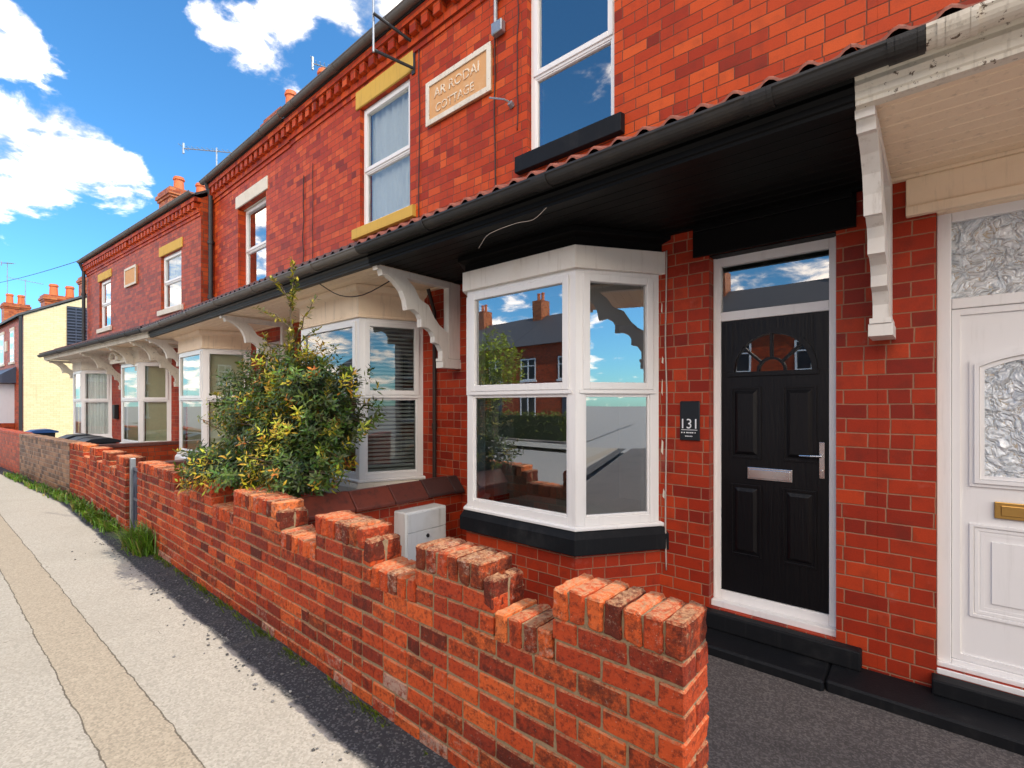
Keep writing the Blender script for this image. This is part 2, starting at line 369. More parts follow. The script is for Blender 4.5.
def pavement_mat():
    k = NT('pavement_asphalt')
    sep = k.n('ShaderNodeSeparateXYZ'); k.t.links.new(k.obj, sep.inputs[0])
    x = sep.outputs[0]; y = sep.outputs[1]
    w = k.noise(k.obj, 2.0, 5, .7); w2 = k.noise(k.obj, 9, 4, .7)
    wob = k.math('ADD', k.math('MULTIPLY', k.math('SUBTRACT', w, .5), .045), k.math('MULTIPLY', k.math('SUBTRACT', w2, .5), .030))
    # straighten the bend, then the trench's own drift
    yb = k.math('SUBTRACT', y, k.math('MULTIPLY', k.math('MINIMUM', k.math('ADD', x, 11.6), 0), BK))
    yt = k.math('SUBTRACT', k.math('ADD', yb, wob), k.math('MULTIPLY', k.math('ADD', x, 2.9), .030))
    yd = k.math('ADD', yb, k.math('MULTIPLY', wob, 1.6))
    f1 = k.noise(k.obj, 70, 5, .8); f2 = k.noise(k.obj, 260, 3, .7); big = k.noise(k.obj, 1.1, 5, .65)
    vor = k.n('ShaderNodeTexVoronoi'); vor.inputs['Scale'].default_value = 95; k.t.links.new(k.obj, vor.inputs['Vector'])
    vs = k.n('ShaderNodeSeparateColor'); k.t.links.new(vor.outputs['Color'], vs.inputs[0])
    stone = vs.outputs[0]
    pale = k.mix(stone, (.31, .28, .225), (.45, .40, .33))
    pale = k.mix(k.math('MULTIPLY', k.step(big, .4, .75), .35), pale, (.30, .26, .20))
    tan = k.mix(stone, (.27, .225, .165), (.41, .34, .25))
    tan = k.mix(k.math('MULTIPLY', k.step(f1, .5, .7), .3), tan, (.6, .5, .36))
    drk = k.mix(k.step(stone, .60, 1.0), (.042, .041, .042), (.12, .115, .11))
    drk = k.mix(k.step(k.noise(k.obj, 3.2, 5, .7), .55, .8), drk, (.10, .09, .075))
    inn = k.math('MULTIPLY', k.step(yt, .500, .508), k.math('SUBTRACT', 1, k.step(yt, .800, .808)))
    c = k.mix(inn, pale, tan)
    gap = k.math('ADD', k.math('LESS_THAN', k.math('ABSOLUTE', k.math('SUBTRACT', yt, .804)), k.math('MULTIPLY', w2, .008)),
                 k.math('LESS_THAN', k.math('ABSOLUTE', k.math('SUBTRACT', yt, .504)), k.math('MULTIPLY', w2, .007)), clamp=True)
    c = k.mix(k.math('MULTIPLY', gap, .75), c, (.06, .045, .03))
    # a few cross cracks and patches
    cr = k.n('ShaderNodeTexVoronoi', feature='DISTANCE_TO_EDGE'); cr.inputs['Scale'].default_value = .55
    dst = k.n('ShaderNodeVectorMath', operation='MULTIPLY_ADD'); k.t.links.new(k.noise(k.obj, 3, 4, out=1), dst.inputs[0]); dst.inputs[1].default_value = (.35, .35, 0); k.t.links.new(k.obj, dst.inputs[2])
    k.t.links.new(dst.outputs[0], cr.inputs['Vector'])
    crk = k.math('LESS_THAN', cr.outputs[0], k.math('MULTIPLY', k.step(w, .56, .75), .004))
    c = k.mix(k.math('MULTIPLY', crk, .6), c, (.07, .05, .035))
    c = k.mix(k.step(yd, 1.30, 1.34), c, drk)
    c = k.mix(k.math('MULTIPLY', k.step(f2, .62, .8), .25), c, (.02, .02, .02))
    h = k.math('ADD', k.math('MULTIPLY', f1, .6), k.math('ADD', k.math('MULTIPLY', f2, .4), k.math('MULTIPLY', vor.outputs[0], -.6)))
    h = k.math('SUBTRACT', h, k.math('MULTIPLY', gap, 1.5))
    return k.bsdf(c, .88, h, .6, .004, spec=.25)
M['pave'] = pavement_mat()

def tarmac_mat():
    k = NT('garden_tarmac')
    vor = k.n('ShaderNodeTexVoronoi'); vor.inputs['Scale'].default_value = 110; k.t.links.new(k.obj, vor.inputs['Vector'])
    vs = k.n('ShaderNodeSeparateColor'); k.t.links.new(vor.outputs['Color'], vs.inputs[0])
    c = k.mix(k.step(vs.outputs[0], .3, 1), (.085, .075, .07), (.16, .14, .13))
    c = k.mix(k.step(k.noise(k.obj, 200, 2), .68, .76), c, (.30, .24, .2))
    c = k.mix(k.math('MULTIPLY', k.step(k.noise(k.obj, 1.6, 5), .5, .7), .4), c, (.03, .028, .028))
    return k.bsdf(c, .9, vor.outputs[0], .5, .004, spec=.25)
M['tarmac'] = tarmac_mat()

def leaf_mat(name):
    k = NT(name)
    at = k.n('ShaderNodeVertexColor', layer_name='vc')
    d = k.t.nodes.new('ShaderNodeBsdfPrincipled'); k.t.links.new(at.outputs[0], d.inputs['Base Color']); d.inputs['Roughness'].default_value = .38
    t = k.n('ShaderNodeBsdfTranslucent'); k.t.links.new(k.mix(.5, at.outputs[0], (.4, .55, .05), 'MULTIPLY'), t.inputs[0])
    hs = k.mix(.6, at.outputs[0], (.25, .3, .02)); k.t.links.new(hs, t.inputs[0])
    m = k.n('ShaderNodeMixShader'); m.inputs[0].default_value = .22
    k.t.links.new(d.outputs[0], m.inputs[1]); k.t.links.new(t.outputs[0], m.inputs[2]); k.t.links.new(m.outputs[0], k.out.inputs[0])
    return k.m
M['leaf'] = leaf_mat('shrub_leaf')

def foil_glass():
    k = NT('crinkled_patterned_glass')
    w = k.noise(k.obj, 3.0, 3, .6, out=1)
    dst = k.n('ShaderNodeVectorMath', operation='MULTIPLY_ADD'); k.t.links.new(w, dst.inputs[0]); dst.inputs[1].default_value = (.35, .35, .35); k.t.links.new(k.obj, dst.inputs[2])
    v = k.n('ShaderNodeTexVoronoi', feature='DISTANCE_TO_EDGE'); v.inputs['Scale'].default_value = 8; k.t.links.new(dst.outputs[0], v.inputs['Vector'])
    n = k.noise(dst.outputs[0], 24, 6, .7)
    n2 = k.noise(dst.outputs[0], 9, 3, .6)
    ridg = k.math('ABSOLUTE', k.math('SUBTRACT', n2, .5))
    c = k.mix(k.step(n, .35, .65), (.55, .60, .64), (.92, .95, .96))
    c = k.mix(k.math('SUBTRACT', 1, k.step(ridg, 0, .012)), c, (.50, .42, .30))
    h = k.math('ADD', k.math('MULTIPLY', ridg, 6), k.math('ADD', n, k.math('MULTIPLY', v.outputs[0], 2)))
    return k.bsdf(c, .22, h, .9, .02, spec=.8, metal=.35)
M['foil'] = foil_glass()

# ------------------------------------------------------------------ ground
def sheet(name, x0, x1, y0, y1, z, m, slope=None, cuts=12):
    mb = MB(); xs = sorted(set([x0, x1] + [q for q in (BX,) if x0 < q < x1]))
    for a, b in zip(xs[:-1], xs[1:]):
        z1 = z if slope is None else slope
        mb.quad((a, y0, z), (b, y0, z), (b, y1, z1), (a, y1, z1))
    return struct(mb.build(name, m))
gm = MB(); gm.quad((-400, -400, GZ-.16), (400, -400, GZ-.16), (400, 400, GZ-.16), (-400, 400, GZ-.16))
struct(gm.build('ground', M['asphalt']))
sheet('pavement', -80, 14, -.75, 1.62, GZ, M['pave'])
sheet('road', -90, 40, -9.2, -.9, GZ-.125, M['asphalt'])
sheet('far_pavement', -60, 40, -11.2, -9.3, GZ, M['kerb'])
km = MB()
for a, b in ((-80, BX), (BX, 14)):
    n = max(1, int((b-a)/.9))
    for i in range(n):
        km.box(a+(b-a)*i/n+.004, a+(b-a)*(i+1)/n-.004, -.895, -.755, GZ-.2, GZ+.004)
struct(km.build('kerb', M['kerb']))
sheet('garden_ground', -40, 14, 1.8, 3.75, GZ+.004, M['tarmac'], slope=-1.675)

# ------------------------------------------------------------------ facade helpers
def wall_panel(mb, x0, x1, z0, z1, y, holes, depth=.17, back=True):
    """front face with rectangular holes, and the reveals behind them"""
    xs = sorted(set([x0, x1]+[h[0] for h in holes]+[h[1] for h in holes]))
    zs = sorted(set([z0, z1]+[h[2] for h in holes]+[h[3] for h in holes]))
    xs = [v for v in xs if x0 <= v <= x1]; zs = [v for v in zs if z0 <= v <= z1]
    for a, b in zip(xs[:-1], xs[1:]):
        for c, d in zip(zs[:-1], zs[1:]):
            mx, mz = (a+b)/2, (c+d)/2
            if any(h[0] < mx < h[1] and h[2] < mz < h[3] for h in holes): continue
            mb.quad((a, y, c), (b, y, c), (b, y, d), (a, y, d))
            mb.quad((b, y+depth+.1, c), (a, y+depth+.1, c), (a, y+depth+.1, d), (b, y+depth+.1, d))
    for h in holes:
        a, b, c, d = h; e = y+depth+.1
        mb.quad((a, y, c), (a, y, d), (a, e, d), (a, e, c))
        mb.quad((b, y, d), (b, y, c), (b, e, c), (b, e, d))
        mb.quad((a, y, d), (b, y, d), (b, e, d), (a, e, d))
        mb.quad((a, y, c), (a, e, c), (b, e, c), (b, y, c))

def offp(P, d, yw):
    L = []
    for a, b in zip(P[:-1], P[1:]):
        dx, dy = b[0]-a[0], b[1]-a[1]; l = math.hypot(dx, dy); dx /= l; dy /= l
        n = (dy, -dx); L.append((a[0]+n[0]*d, a[1]+n[1]*d, dx, dy))
    out = []
    x, y, dx, dy = L[0]; t = (yw-y)/dy; out.append((x+dx*t, yw))
    for A, B in zip(L[:-1], L[1:]):
        det = A[2]*B[3]-A[3]*B[2]
        t = ((B[0]-A[0])*B[3]-(B[1]-A[1])*B[2])/det
        out.append((A[0]+A[2]*t, A[1]+A[3]*t))
    x, y, dx, dy = L[-1]; t = (yw-y)/dy; out.append((x+dx*t, yw))
    return out

def band(mb, P, yw, prof):
    """prof: list of (offset, z) swept round the bay plan, closed loop"""
    rings = [[(x, y, z) for x, y in offp(P, d, yw)] for d, z in prof]
    n = len(prof); m = len(P)
    vs = [p for r in rings for p in r]; fs = []
    for i in range(n):
        j = (i+1) % n
        for k in range(m-1):
            fs.append((j*m+k, j*m+k+1, i*m+k+1, i*m+k))
    fs.append(tuple(i*m for i in range(n))); fs.append(tuple(i*m+m-1 for i in range(n-1, -1, -1)))
    mb.add(vs, fs)

class Seg:
    def __init__(s, P, yw): s.P = P; s.yw = yw
    def pt(s, i, t, d):
        a, b = s.P[i], s.P[i+1]; dx, dy = b[0]-a[0], b[1]-a[1]; l = math.hypot(dx, dy)
        if t <= 0: return offp(s.P, d, s.yw)[i]
        if t >= l-1e-6: return offp(s.P, d, s.yw)[i+1]
        return (a[0]+dx/l*t+dy/l*d, a[1]+dy/l*t-dx/l*d)
    def len(s, i): a, b = s.P[i], s.P[i+1]; return math.hypot(b[0]-a[0], b[1]-a[1])
    def bar(s, mb, i, t0, t1, d0, d1, z0, z1):
        A, B, C, D = s.pt(i, t0, d1), s.pt(i, t1, d1), s.pt(i, t1, d0), s.pt(i, t0, d0)
        mb.hexa([(*A, z0), (*B, z0), (*C, z0), (*D, z0), (*A, z1), (*B, z1), (*C, z1), (*D, z1)])
    def frame(s, mb, i, t0, t1, z0, z1, w, d0, d1):
        s.bar(mb, i, t0, t0+w, d0, d1, z0, z1); s.bar(mb, i, t1-w, t1, d0, d1, z0, z1)
        s.bar(mb, i, t0+w, t1-w, d0, d1, z0, z0+w); s.bar(mb, i, t0+w, t1-w, d0, d1, z1-w, z1)
    def pane(s, mb, i, t0, t1, z0, z1, d=0):
        A, B = s.pt(i, t0, d), s.pt(i, t1, d)
        mb.quad((*A, z0), (*B, z0), (*B, z1), (*A, z1))

def curtain_wave(mb, a, b, z0, z1, amp=.02, per=.09, n=60):
    dx, dy = b[0]-a[0], b[1]-a[1]; l = math.hypot(dx, dy); vs = []; fs = []
    ph = rnd.uniform(0, 6); n = int(max(20, l/.012))
    for i in range(n+1):
        t = i/n; w = amp*math.sin(t*l/per*2*math.pi+ph+1.2*math.sin(t*7+ph))+amp*.5*math.sin(t*l/per*3.3)
        x = a[0]+dx*t-dy/l*w; y = a[1]+dy*t+dx/l*w
        vs += [(x, y, z0), (x, y, z1)]
    for i in range(n): fs.append((2*i, 2*i+2, 2*i+3, 2*i+1))
    mb.add(vs, fs)

def bay(root, P, yw, z0=-.90, z1=1.0, tz=.09, head='box', sillm='blacksill', basem='brick_low', cur=None, blinds=None, lab=None, gl='glass'):
    if cur: gl = 'glasssoft'
    S = Seg(P, yw)
    mb = MB(); band(mb, P, yw, [(-.12, GZ-.05), (.03, GZ-.05), (.03, z0-.2), (-.12, z0-.2)])
    bw = mb.build('bay_window', M[basem], root, root, label=lab)
    m = MB(); band(m, P, yw, [(-.12, z0-.205), (.085, z0-.205), (.085, z0-.085), (.05, z0-.035), (-.12, z0-.03)])
    m.build('sill', M[sillm], bw, root, bev=.006)
    m = MB(); band(m, P, yw, [(-.10, z0-.03), (.055, z0-.03), (.055, z0-.008), (.035, z0), (-.10, z0)])
    for i in range(3):
        L = S.len(i); w = .062
        S.frame(m, i, 0, L, z0, z1, w, -.04, .022)
        S.bar(m, i, w, L-w, -.04, .022, tz-.028, tz+.028)
        S.bar(m, i, w*.3, L-w*.3, .022, .036, tz-.020, tz+.012)
        # upper opening sash
        S.frame(m, i, w*.72, L-w*.72, tz+.012, z1-w*.6, .055, -.02, .042)
        # lower bead
        S.frame(m, i, w, L-w, z0+w, tz-.028, .018, -.03, .012)
    m.build('frame', M['white'], bw, root, bev=.004)
    m = MB()
    for i in range(3):
        L = S.len(i)
        S.pane(m, i, .09, L-.09, tz+.05, z1-.08, .012); S.pane(m, i, .07, L-.07, z0+.07, tz-.03, 0.0)
    m.build('pane', M[gl], bw, root)
    if head == 'box':
        m = MB(); band(m, P, yw, [(-.06, z1), (.062, z1), (.062, z1+.17), (-.06, z1+.17)])
        m.build('head_board', M['whitewood'], bw, root, bev=.004)
        m = MB(); band(m, P, yw, [(-.06, z1+.17), (.04, z1+.17), (.04, 1.26), (.10, 1.285), (.10, 1.328), (-.06, 1.328)])
        m.build('cornice', M['black'], bw, root, bev=.003)
    else:
        m = MB(); band(m, P, yw, [(-.06, z1), (.05, z1), (.05, z1+.02), (.038, z1+.03), (.038, 1.235), (.075, 1.26), (.10, 1.30), (.10, 1.328), (-.06, 1.328)])
        m.build('head_board', M['cream' if head == 'cream' else 'creamold'], bw, root, bev=.003)
    if cur:
        m = MB(); S2 = Seg(offp(P, -.09, yw), yw)
        for i in range(3):
            L = S2.len(i); a = S2.pt(i, .03, 0); b = S2.pt(i, L-.03, 0)
            if cur == 'blind':
                z = z0+.04
                while z < z1-.05:
                    A, B, C, D = S2.pt(i, .03, .02), S2.pt(i, L-.03, .02), S2.pt(i, L-.03, -.02), S2.pt(i, .03, -.02)
                    m.add([(*A, z-.012), (*B, z-.012), (*C, z+.012), (*D, z+.012)], [(0, 1, 2, 3)]); z += .045
            elif cur == 'roller': m.quad((*a, z0+.03), (*b, z0+.03), (*b, z1), (*a, z1))
            else: curtain_wave(m, a, b, z0+.03, z1)
        m.build('blind' if cur != 'net' else 'curtain', M[{'blind': 'blind', 'roller': 'creamblind', 'net': 'net'}[cur]], bw, root)
    return bw

def lining(root, h, P, yw):
    m = MB(); a, b = P[0][0]+.10, P[3][0]-.10
    m.box(a-.05, h[0]+.012, yw-.012, yw+.30, -.95, 1.24); m.box(h[1]-.012, b+.05, yw-.012, yw+.30, -.95, 1.24)
    m.box(h[0], h[1], yw-.0, yw+.30, 1.0, 1.249); m.box(P[1][0]+.02, P[2][0]-.02, P[1][1]+.16, yw+.25, -1.0, -.94)
    m.build('room_lining', M['plaster'], root, root)

def upper_window(root, x0, x1, z0, z1, y, sash=.52, recess=.12, sill='stone', sillz=.10, lintel=None, lint_h=.24, cur=None, over=.12, single=False, proud=.05, lab=None):
    """window set back in the reveal; sash = height fraction of the meeting rail"""
    yy = y+recess; w = .058
    P = [(x0, yy), (x1, yy)]
    m = MB(); zm = z0+(z1-z0)*sash
    def fr(a, b, c, d, w, y0, y1):
        m.box(a, a+w, y0, y1, c, d); m.box(b-w, b, y0, y1, c, d); m.box(a+w, b-w, y0, y1, c, c+w); m.box(a+w, b-w, y0, y1, d-w, d)
    fr(x0+.002, x1-.002, z0, z1, w, yy, yy+.07)
    m.box(x0+w, x1-w, yy, yy+.07, zm-.03, zm+.03)
    fr(x0+w*.7, x1-w*.7, zm-.004, z1-w*.7, .05, yy-.015, yy+.05)
    fr(x0+w, x1-w, z0+w, zm-.03, .014, yy+.008, yy+.04)
    fo = m.build('window', M['white'], root, root, bev=.004, label=lab)
    m = MB(); m.quad((x0+w, yy+.02, zm+.03), (x1-w, yy+.02, zm+.03), (x1-w, yy+.02, z1-w), (x0+w, yy+.02, z1-w))
    m.quad((x0+w, yy+.03, z0+w), (x1-w, yy+.03, z0+w), (x1-w, yy+.03, zm-.03), (x0+w, yy+.03, zm-.03))
    m.build('pane', M['glasssoft' if cur else 'glass'], fo, root)
    m = MB(); m.hexa([(x0-over, y-proud, z0-sillz), (x1+over, y-proud, z0-sillz), (x1+over, y+.002, z0-sillz), (x0-over, y+.002, z0-sillz),
                      (x0-over, y-proud, z0-.015), (x1+over, y-proud, z0-.015), (x1+over, y+.002, z0), (x0-over, y+.002, z0)])
    m.box(x0+.001, x1-.001, y+.002, yy+.05, z0-.04, z0-.002)
    m.build('sill', M[sill], fo, root, bev=.006)
    if lintel:
        m = MB(); m.box(x0-.08, x1+.08, y-.022, y+.10, z1+.001, z1+lint_h)
        m.box(x0+.001, x1-.001, y+.10, yy+.10, z1-.02, z1-.001)
        m.build('lintel', M[lintel], fo, root, bev=.008)
    if cur:
        m = MB(); curtain_wave(m, (x0, yy+.11), (x1, yy+.11), z0, z1, .022, .11)
        m.build('curtain', M['net'], fo, root)
    return fo

ARM_LOW = [(2.638, 1.309), (2.648, 1.265), (2.690, 1.275), (2.705, 1.225), (2.765, 1.235), (2.856, 1.185), (2.93, 1.115), (2.972, 1.03), (2.990, .935), (3.075, .952), (3.14, .915), (3.168, .865), (3.166, .785), (3.250, .786), (3.312, .755), (3.342, .705), (3.342, .645), (3.405, .628), (3.448, .56), (3.449, .486), (3.530, .486)]
ARM_UP = [(3.530, .76), (3.41, .83), (3.34, .90), (3.262, 1.02), (3.15, 1.065), (3.08, 1.17), (2.99, 1.245), (2.90, 1.309)]
def bracket(root, x, yw=3.7, m='whitewood', parent=None, w=.036):
    mb = MB(); dy = yw-3.7
    prof = [(y+dy, z) for y, z in ARM_LOW+ARM_UP]
    # triangulated cheeks so the concave outline stays clean
    from mathutils.geometry import tessellate_polygon
    tri = tessellate_polygon([[Vector((y, z, 0)) for y, z in prof]])
    n = len(prof); vs = [(x-w, y, z) for y, z in prof]+[(x+w, y, z) for y, z in prof]
    fs = [tuple(reversed(t)) for t in tri]+[tuple(n+i for i in t) for t in tri]+[(i, (i+1) % n, n+(i+1) % n, n+i) for i in range(n)]
    mb.add(vs, fs)
    mb.box(x-w-.004, x+w+.004, 3.535+dy, yw-.001, .49, 1.309)
    mb.box(x-w-.002, x+w+.002, 2.79+dy, 3.534+dy, 1.245, 1.3095)
    mb.box(x-w-.014, x+w+.014, 3.43+dy, yw-.002, .455, .485); mb.box(x-w-.02, x+w+.02, 3.44+dy, yw-.002, .385, .454)
    o = mb.build('bracket', M[m], parent or root, root)
    bmx = bmesh.new(); bmx.from_mesh(o.data); bmesh.ops.recalc_face_normals(bmx, faces=bmx.faces); bmx.to_mesh(o.data); bmx.free()
    return o

def gutter_run(mb, x0, x1, y, z, r, joints, thick=.006):
    pr = [(y-r*math.cos(t), z-r*math.sin(t)) for t in [math.pi*i/12 for i in range(13)]]
    pi = [(y-(r-thick)*math.cos(t), z-(r-thick)*math.sin(t)) for t in [math.pi*i/12 for i in range(13)]]
    prof = [(y-r-.006, z+.004), (y-r-.006, z-.008)]+pr[1:]+[(y+r, z+.004)]+pi[::-1][1:]
    xs = sorted(set([x0, x1]+[q for q in (BX,) if x0 < q < x1]))
    for a, b in zip(xs[:-1], xs[1:]): mb.extx(prof, a, b)
    for j in joints:
        for o_ in (-.045, .0, .045):
            mb.extx([(y-(r+.009)*math.cos(t), z+.002-(r+.009)*math.sin(t)) for t in [math.pi*i/12 for i in range(13)]]+[(y+r, z+.006), (y-r, z+.006)], j+o_-(.012 if o_ else .036), j+o_+(.012 if o_ else .036)) if o_ == 0 or r > .05 else None

def canopy(root, x0, x1, yw, sm, fm, gm_, joints, tiles='tile', dy=0, gz=1.44, g0=None, g1=None):
    """lean-to porch roof: boarded soffit, fascia, moulding, gutter, pantiles"""
    mb = MB(); y = 2.66+dy; n = 0
    while y < yw-.005:
        b = min(y+.098, yw-.003)
        mb.cham(x0+.001, x1-.001, y, b-.003, 1.331, 1.35, .003); y += .1
    mb.box(x0+.002, x1-.002, 2.66+dy, yw-.002, 1.3352, 1.352)
    mb.box(x0+.001, x1-.001, yw-.045, yw-.002, 1.312, 1.3305)
    cn = mb.build('canopy', M[sm], root, root)
    m = MB(); m.extx([(2.60+dy, 1.30), (2.655+dy, 1.30), (2.655+dy, 1.345), (2.64+dy, 1.46), (2.57+dy, 1.46), (2.57+dy, 1.415), (2.585+dy, 1.40), (2.575+dy, 1.375), (2.59+dy, 1.355), (2.59+dy, 1.325), (2.60+dy, 1.318)], x0+.001, x1-.001)
    m.build('fascia', M[fm], cn, root, bev=.002)
    m = MB(); gutter_run(m, x0 if g0 is None else g0, x1 if g1 is None else g1, 2.50+dy, gz, .058, joints)
    m.build('gutter', M[gm_], cn, root)
    # pantiles
    m = MB(); vs = []; fs = []
    per = .155; nx = int((x1-x0)/per*8); rows = [(2.47+dy, 1.462, 0), (2.47+dy, 1.478, 0), (2.80+dy, 1.615, 0), (2.80+dy, 1.64, 0), (3.15+dy, 1.745, 0), (3.15+dy, 1.77, 0), (yw-.002, 1.93, 0)]
    for i in range(nx+1):
        x = x0+(x1-x0)*i/nx; t = (x/per) % 1
        wv = .017*max(0, math.sin(t*2*math.pi))+.009*math.sin(t*2*math.pi)
        for j, (yy, zz, _) in enumerate(rows): vs.append((x, yy, zz+wv))
    r_ = len(rows)
    for i in range(nx):
        for j in range(r_-1): fs.append((i*r_+j, (i+1)*r_+j, (i+1)*r_+j+1, i*r_+j+1))
    m.add(vs, fs); m.build('roof_tiles', M[tiles], cn, root, smooth=True)
    m = MB(); m.box(x0+.001, x1-.001, 2.50+dy, yw-.004, 1.462, 1.478); m.build('tile_batten', M['dark'], cn, root)
    m = MB(); m.extx([(yw-.16, 1.925), (yw-.004, 1.99), (yw-.004, 2.02), (yw-.16, 1.945)], x0+.001, x1-.001)
    m.build('flashing', M['tilegrey'], cn, root)
    return cn

def room(root, x0, x1, y0, z0, z1, depth=3.2):
    m = MB(); a, b, c, d = x0, x1, y0, y0+depth
    m.quad((a, d, z0), (b, d, z0), (b, d, z1), (a, d, z1)); m.quad((a, c, z0), (a, d, z0), (a, d, z1), (a, c, z1))
    m.quad((b, c, z0), (b, d, z0), (b, d, z1), (b, c, z1)); m.quad((a, c, z1), (b, c, z1), (b, d, z1), (a, d, z1))
    m.quad((a, c, z0), (b, c, z0), (b, d, z0), (a, d, z0))
    return m

def chimney(root, x0, x1, y0, y1, z0, z1, pots, band_c='chimney_band', pr=.13, ph=.55):
    m = MB(); m.box(x0, x1, y0, y1, z0, z1-.32)
    for i, (e, a, b) in enumerate(((.04, .32, .24), (.08, .24, .12), (.03, .12, 0))): m.box(x0-e, x1+e, y0-e, y1+e, z1-a+.001, z1-b)
    ch = m.build('chimney', M['brick_chim'], root, root)
    for px, py in pots:
        m = MB(); m.lathe(px, py, [(pr*1.05, z1), (pr*.95, z1+.06), (pr*.85, z1+ph*.8), (pr*1.05, z1+ph*.82), (pr*1.05, z1+ph*.9), (pr*.9, z1+ph*.92), (pr*.9, z1+ph), (pr*.7, z1+ph), (pr*.65, z1+ph*.8)], 16)
        m.build('chimney_pot', M['pot'], ch, root, smooth=False)
    return ch

def cornice(root, x0, x1, y, zt, mat='brick'):
    m = MB()
    m.box(x0, x1, y-.125, y+.001, zt-.085, zt); x = x0+.03
    while x+.1 < x1:
        m.box(x, x+.115, y-.105, y+.002, zt-.215, zt-.0855); x += .215
    m.box(x0, x1, y-.045, y+.0015, zt-.30, zt-.2155)
    m.box(x0, x1, y-.018, y+.001, zt-.37, zt-.301)
    return m.build('cornice', M[mat], root, root)

def roof(root, x0, x1, y0, z0, ridge_y, ridge_z, yb, m='slate'):
    mb = MB(); t = .05
    mb.add([(x0, y0, z0), (x1, y0, z0), (x1, ridge_y, ridge_z), (x0, ridge_y, ridge_z), (x0, yb, z0), (x1, yb, z0),
            (x0, y0, z0+t), (x1, y0, z0+t), (x1, ridge_y, ridge_z+t), (x0, ridge_y, ridge_z+t), (x0, yb, z0+t), (x1, yb, z0+t)],
           [(6, 7, 8, 9), (9, 8, 11, 10), (0, 1, 7, 6), (1, 2, 8, 7), (2, 5, 11, 8), (0, 6, 9, 3), (3, 9, 10, 4), (4, 10, 11, 5), (0, 3, 2, 1), (3, 4, 5, 2)])
    return mb.build('roof', M[m], root, root)

def white_door(root, x0, x1, yw, recess=.05, z0=-1.50, z1=1.10, tz=.545, full=False):
    y = yw+recess; m = MB(); w = .065
    m.box(x0+.001, x0+w, y, y+.07, z0, z1); m.box(x1-w, x1-.001, y, y+.07, z0, z1)
    m.box(x0+w, x1-w, y, y+.07, z1-w, z1); m.box(x0+w, x1-w, y, y+.07, tz-.005, tz+.055); m.box(x0+w, x1-w, y, y+.07, z0, z0+.05)
    m.box(x0+.001, x1-.001, y-.03, y-.001, z0, z0+.028)
    m.box(x0+.001, x1-.001, y-.055, y-.001, z0-.035, z0-.001)
    a, b = x0+w, x1-w
    leafm = MB(); yl = y+.012
    leafm.box(a+.002, b-.002, yl+.012, yl+.06, z0+.052, tz-.007)
    def rl(mb, p, q, r, s, wd, y0, y1):
        mb.box(p, p+wd, y0, y1, r, s); mb.box(q-wd, q, y0, y1, r, s); mb.box(p+wd, q-wd, y0, y1, r, r+wd); mb.box(p+wd, q-wd, y0, y1, s-wd, s)
    rl(leafm, a+.002, b-.002, z0+.052, tz-.007, .035, yl, yl+.012)
    px0, px1 = a+.075, b-.075
    for k, (e, yy) in enumerate(((0, .018), (.022, .008), (.045, .002))):     # lower raised panel mouldings
        rl(leafm, px0+e, px1-e, -1.19+e, -.67-e, .016, yl+.012-yy*.6, yl+.0125)
    leafm.box(px0+.09, px1-.09, yl+.004, yl+.0125, -1.10, -.76)
    dr = leafm.build('door', M['white'], root, root, bev=.004)
    m.build('frame', M['white'], dr, root, bev=.005)
    # arched light with moulding
    m = MB(); g = MB(); N = 12
    zt, zb = .31, -.46; cx = (px0+px1)/2; hw = (px1-px0)/2
    top = [(cx+hw*(-1+2*i/N), zt-.07*((-1+2*i/N)**2)) for i in range(N+1)]
    outl = [(px0, zb)]+[(px1, zb)]+[p for p in reversed(top)]
    def inset(pl, e): return [(cx+(x-cx)*(1-e/hw), (zb+zt)/2+(z-(zb+zt)/2)*(1-e/((zt-zb)/2))) for x, z in pl]
    for e, pr in ((0, .012), (.02, .024), (.042, .010)):
        o1, o2 = inset(outl, e), inset(outl, e+.02); n = len(o1)
        vs = [(x, yl+.012-pr, z) for x, z in o1]+[(x, yl+.012-pr, z) for x, z in o2]+[(x, yl+.013, z) for x, z in o1]+[(x, yl+.013, z) for x, z in o2]
        fs = []
        for i in range(n):
            j = (i+1) % n; fs += [(i, j, n+j, n+i), (2*n+i, 2*n+j, j, i), (n+i, n+j, 3*n+j, 3*n+i)]
        m.add(vs, fs)
    m.build('glazing_moulding', M['white'], dr, root)
    o2 = inset(outl, .06); g.add([(x, yl+.008, z) for x, z in o2], [tuple(range(len(o2)))])
    g.quad((a, y+.03, tz+.055), (b, y+.03, tz+.055), (b, y+.03, z1-w), (a, y+.03, z1-w))
    g.build('pane', M['foil'], dr, root)
    m = MB(); m.box(cx-.19, cx+.19, yl-.006, yl+.011, -.625, -.535); m.box(cx-.165, cx+.165, yl-.012, yl-.0065, -.608, -.552)
    m.build('letter_plate', M['brass'], dr, root, bev=.004)
    m = MB(); m.box(b-.055, b-.025, yl-.012, yl, -.52, -.30); m.box(b-.16, b-.03, yl-.05, yl-.035, -.395, -.375); m.box(b-.048, b-.032, yl-.036, yl-.012, -.393, -.377)
    m.build('handle', M['chrome'], dr, root, bev=.003)
    return dr

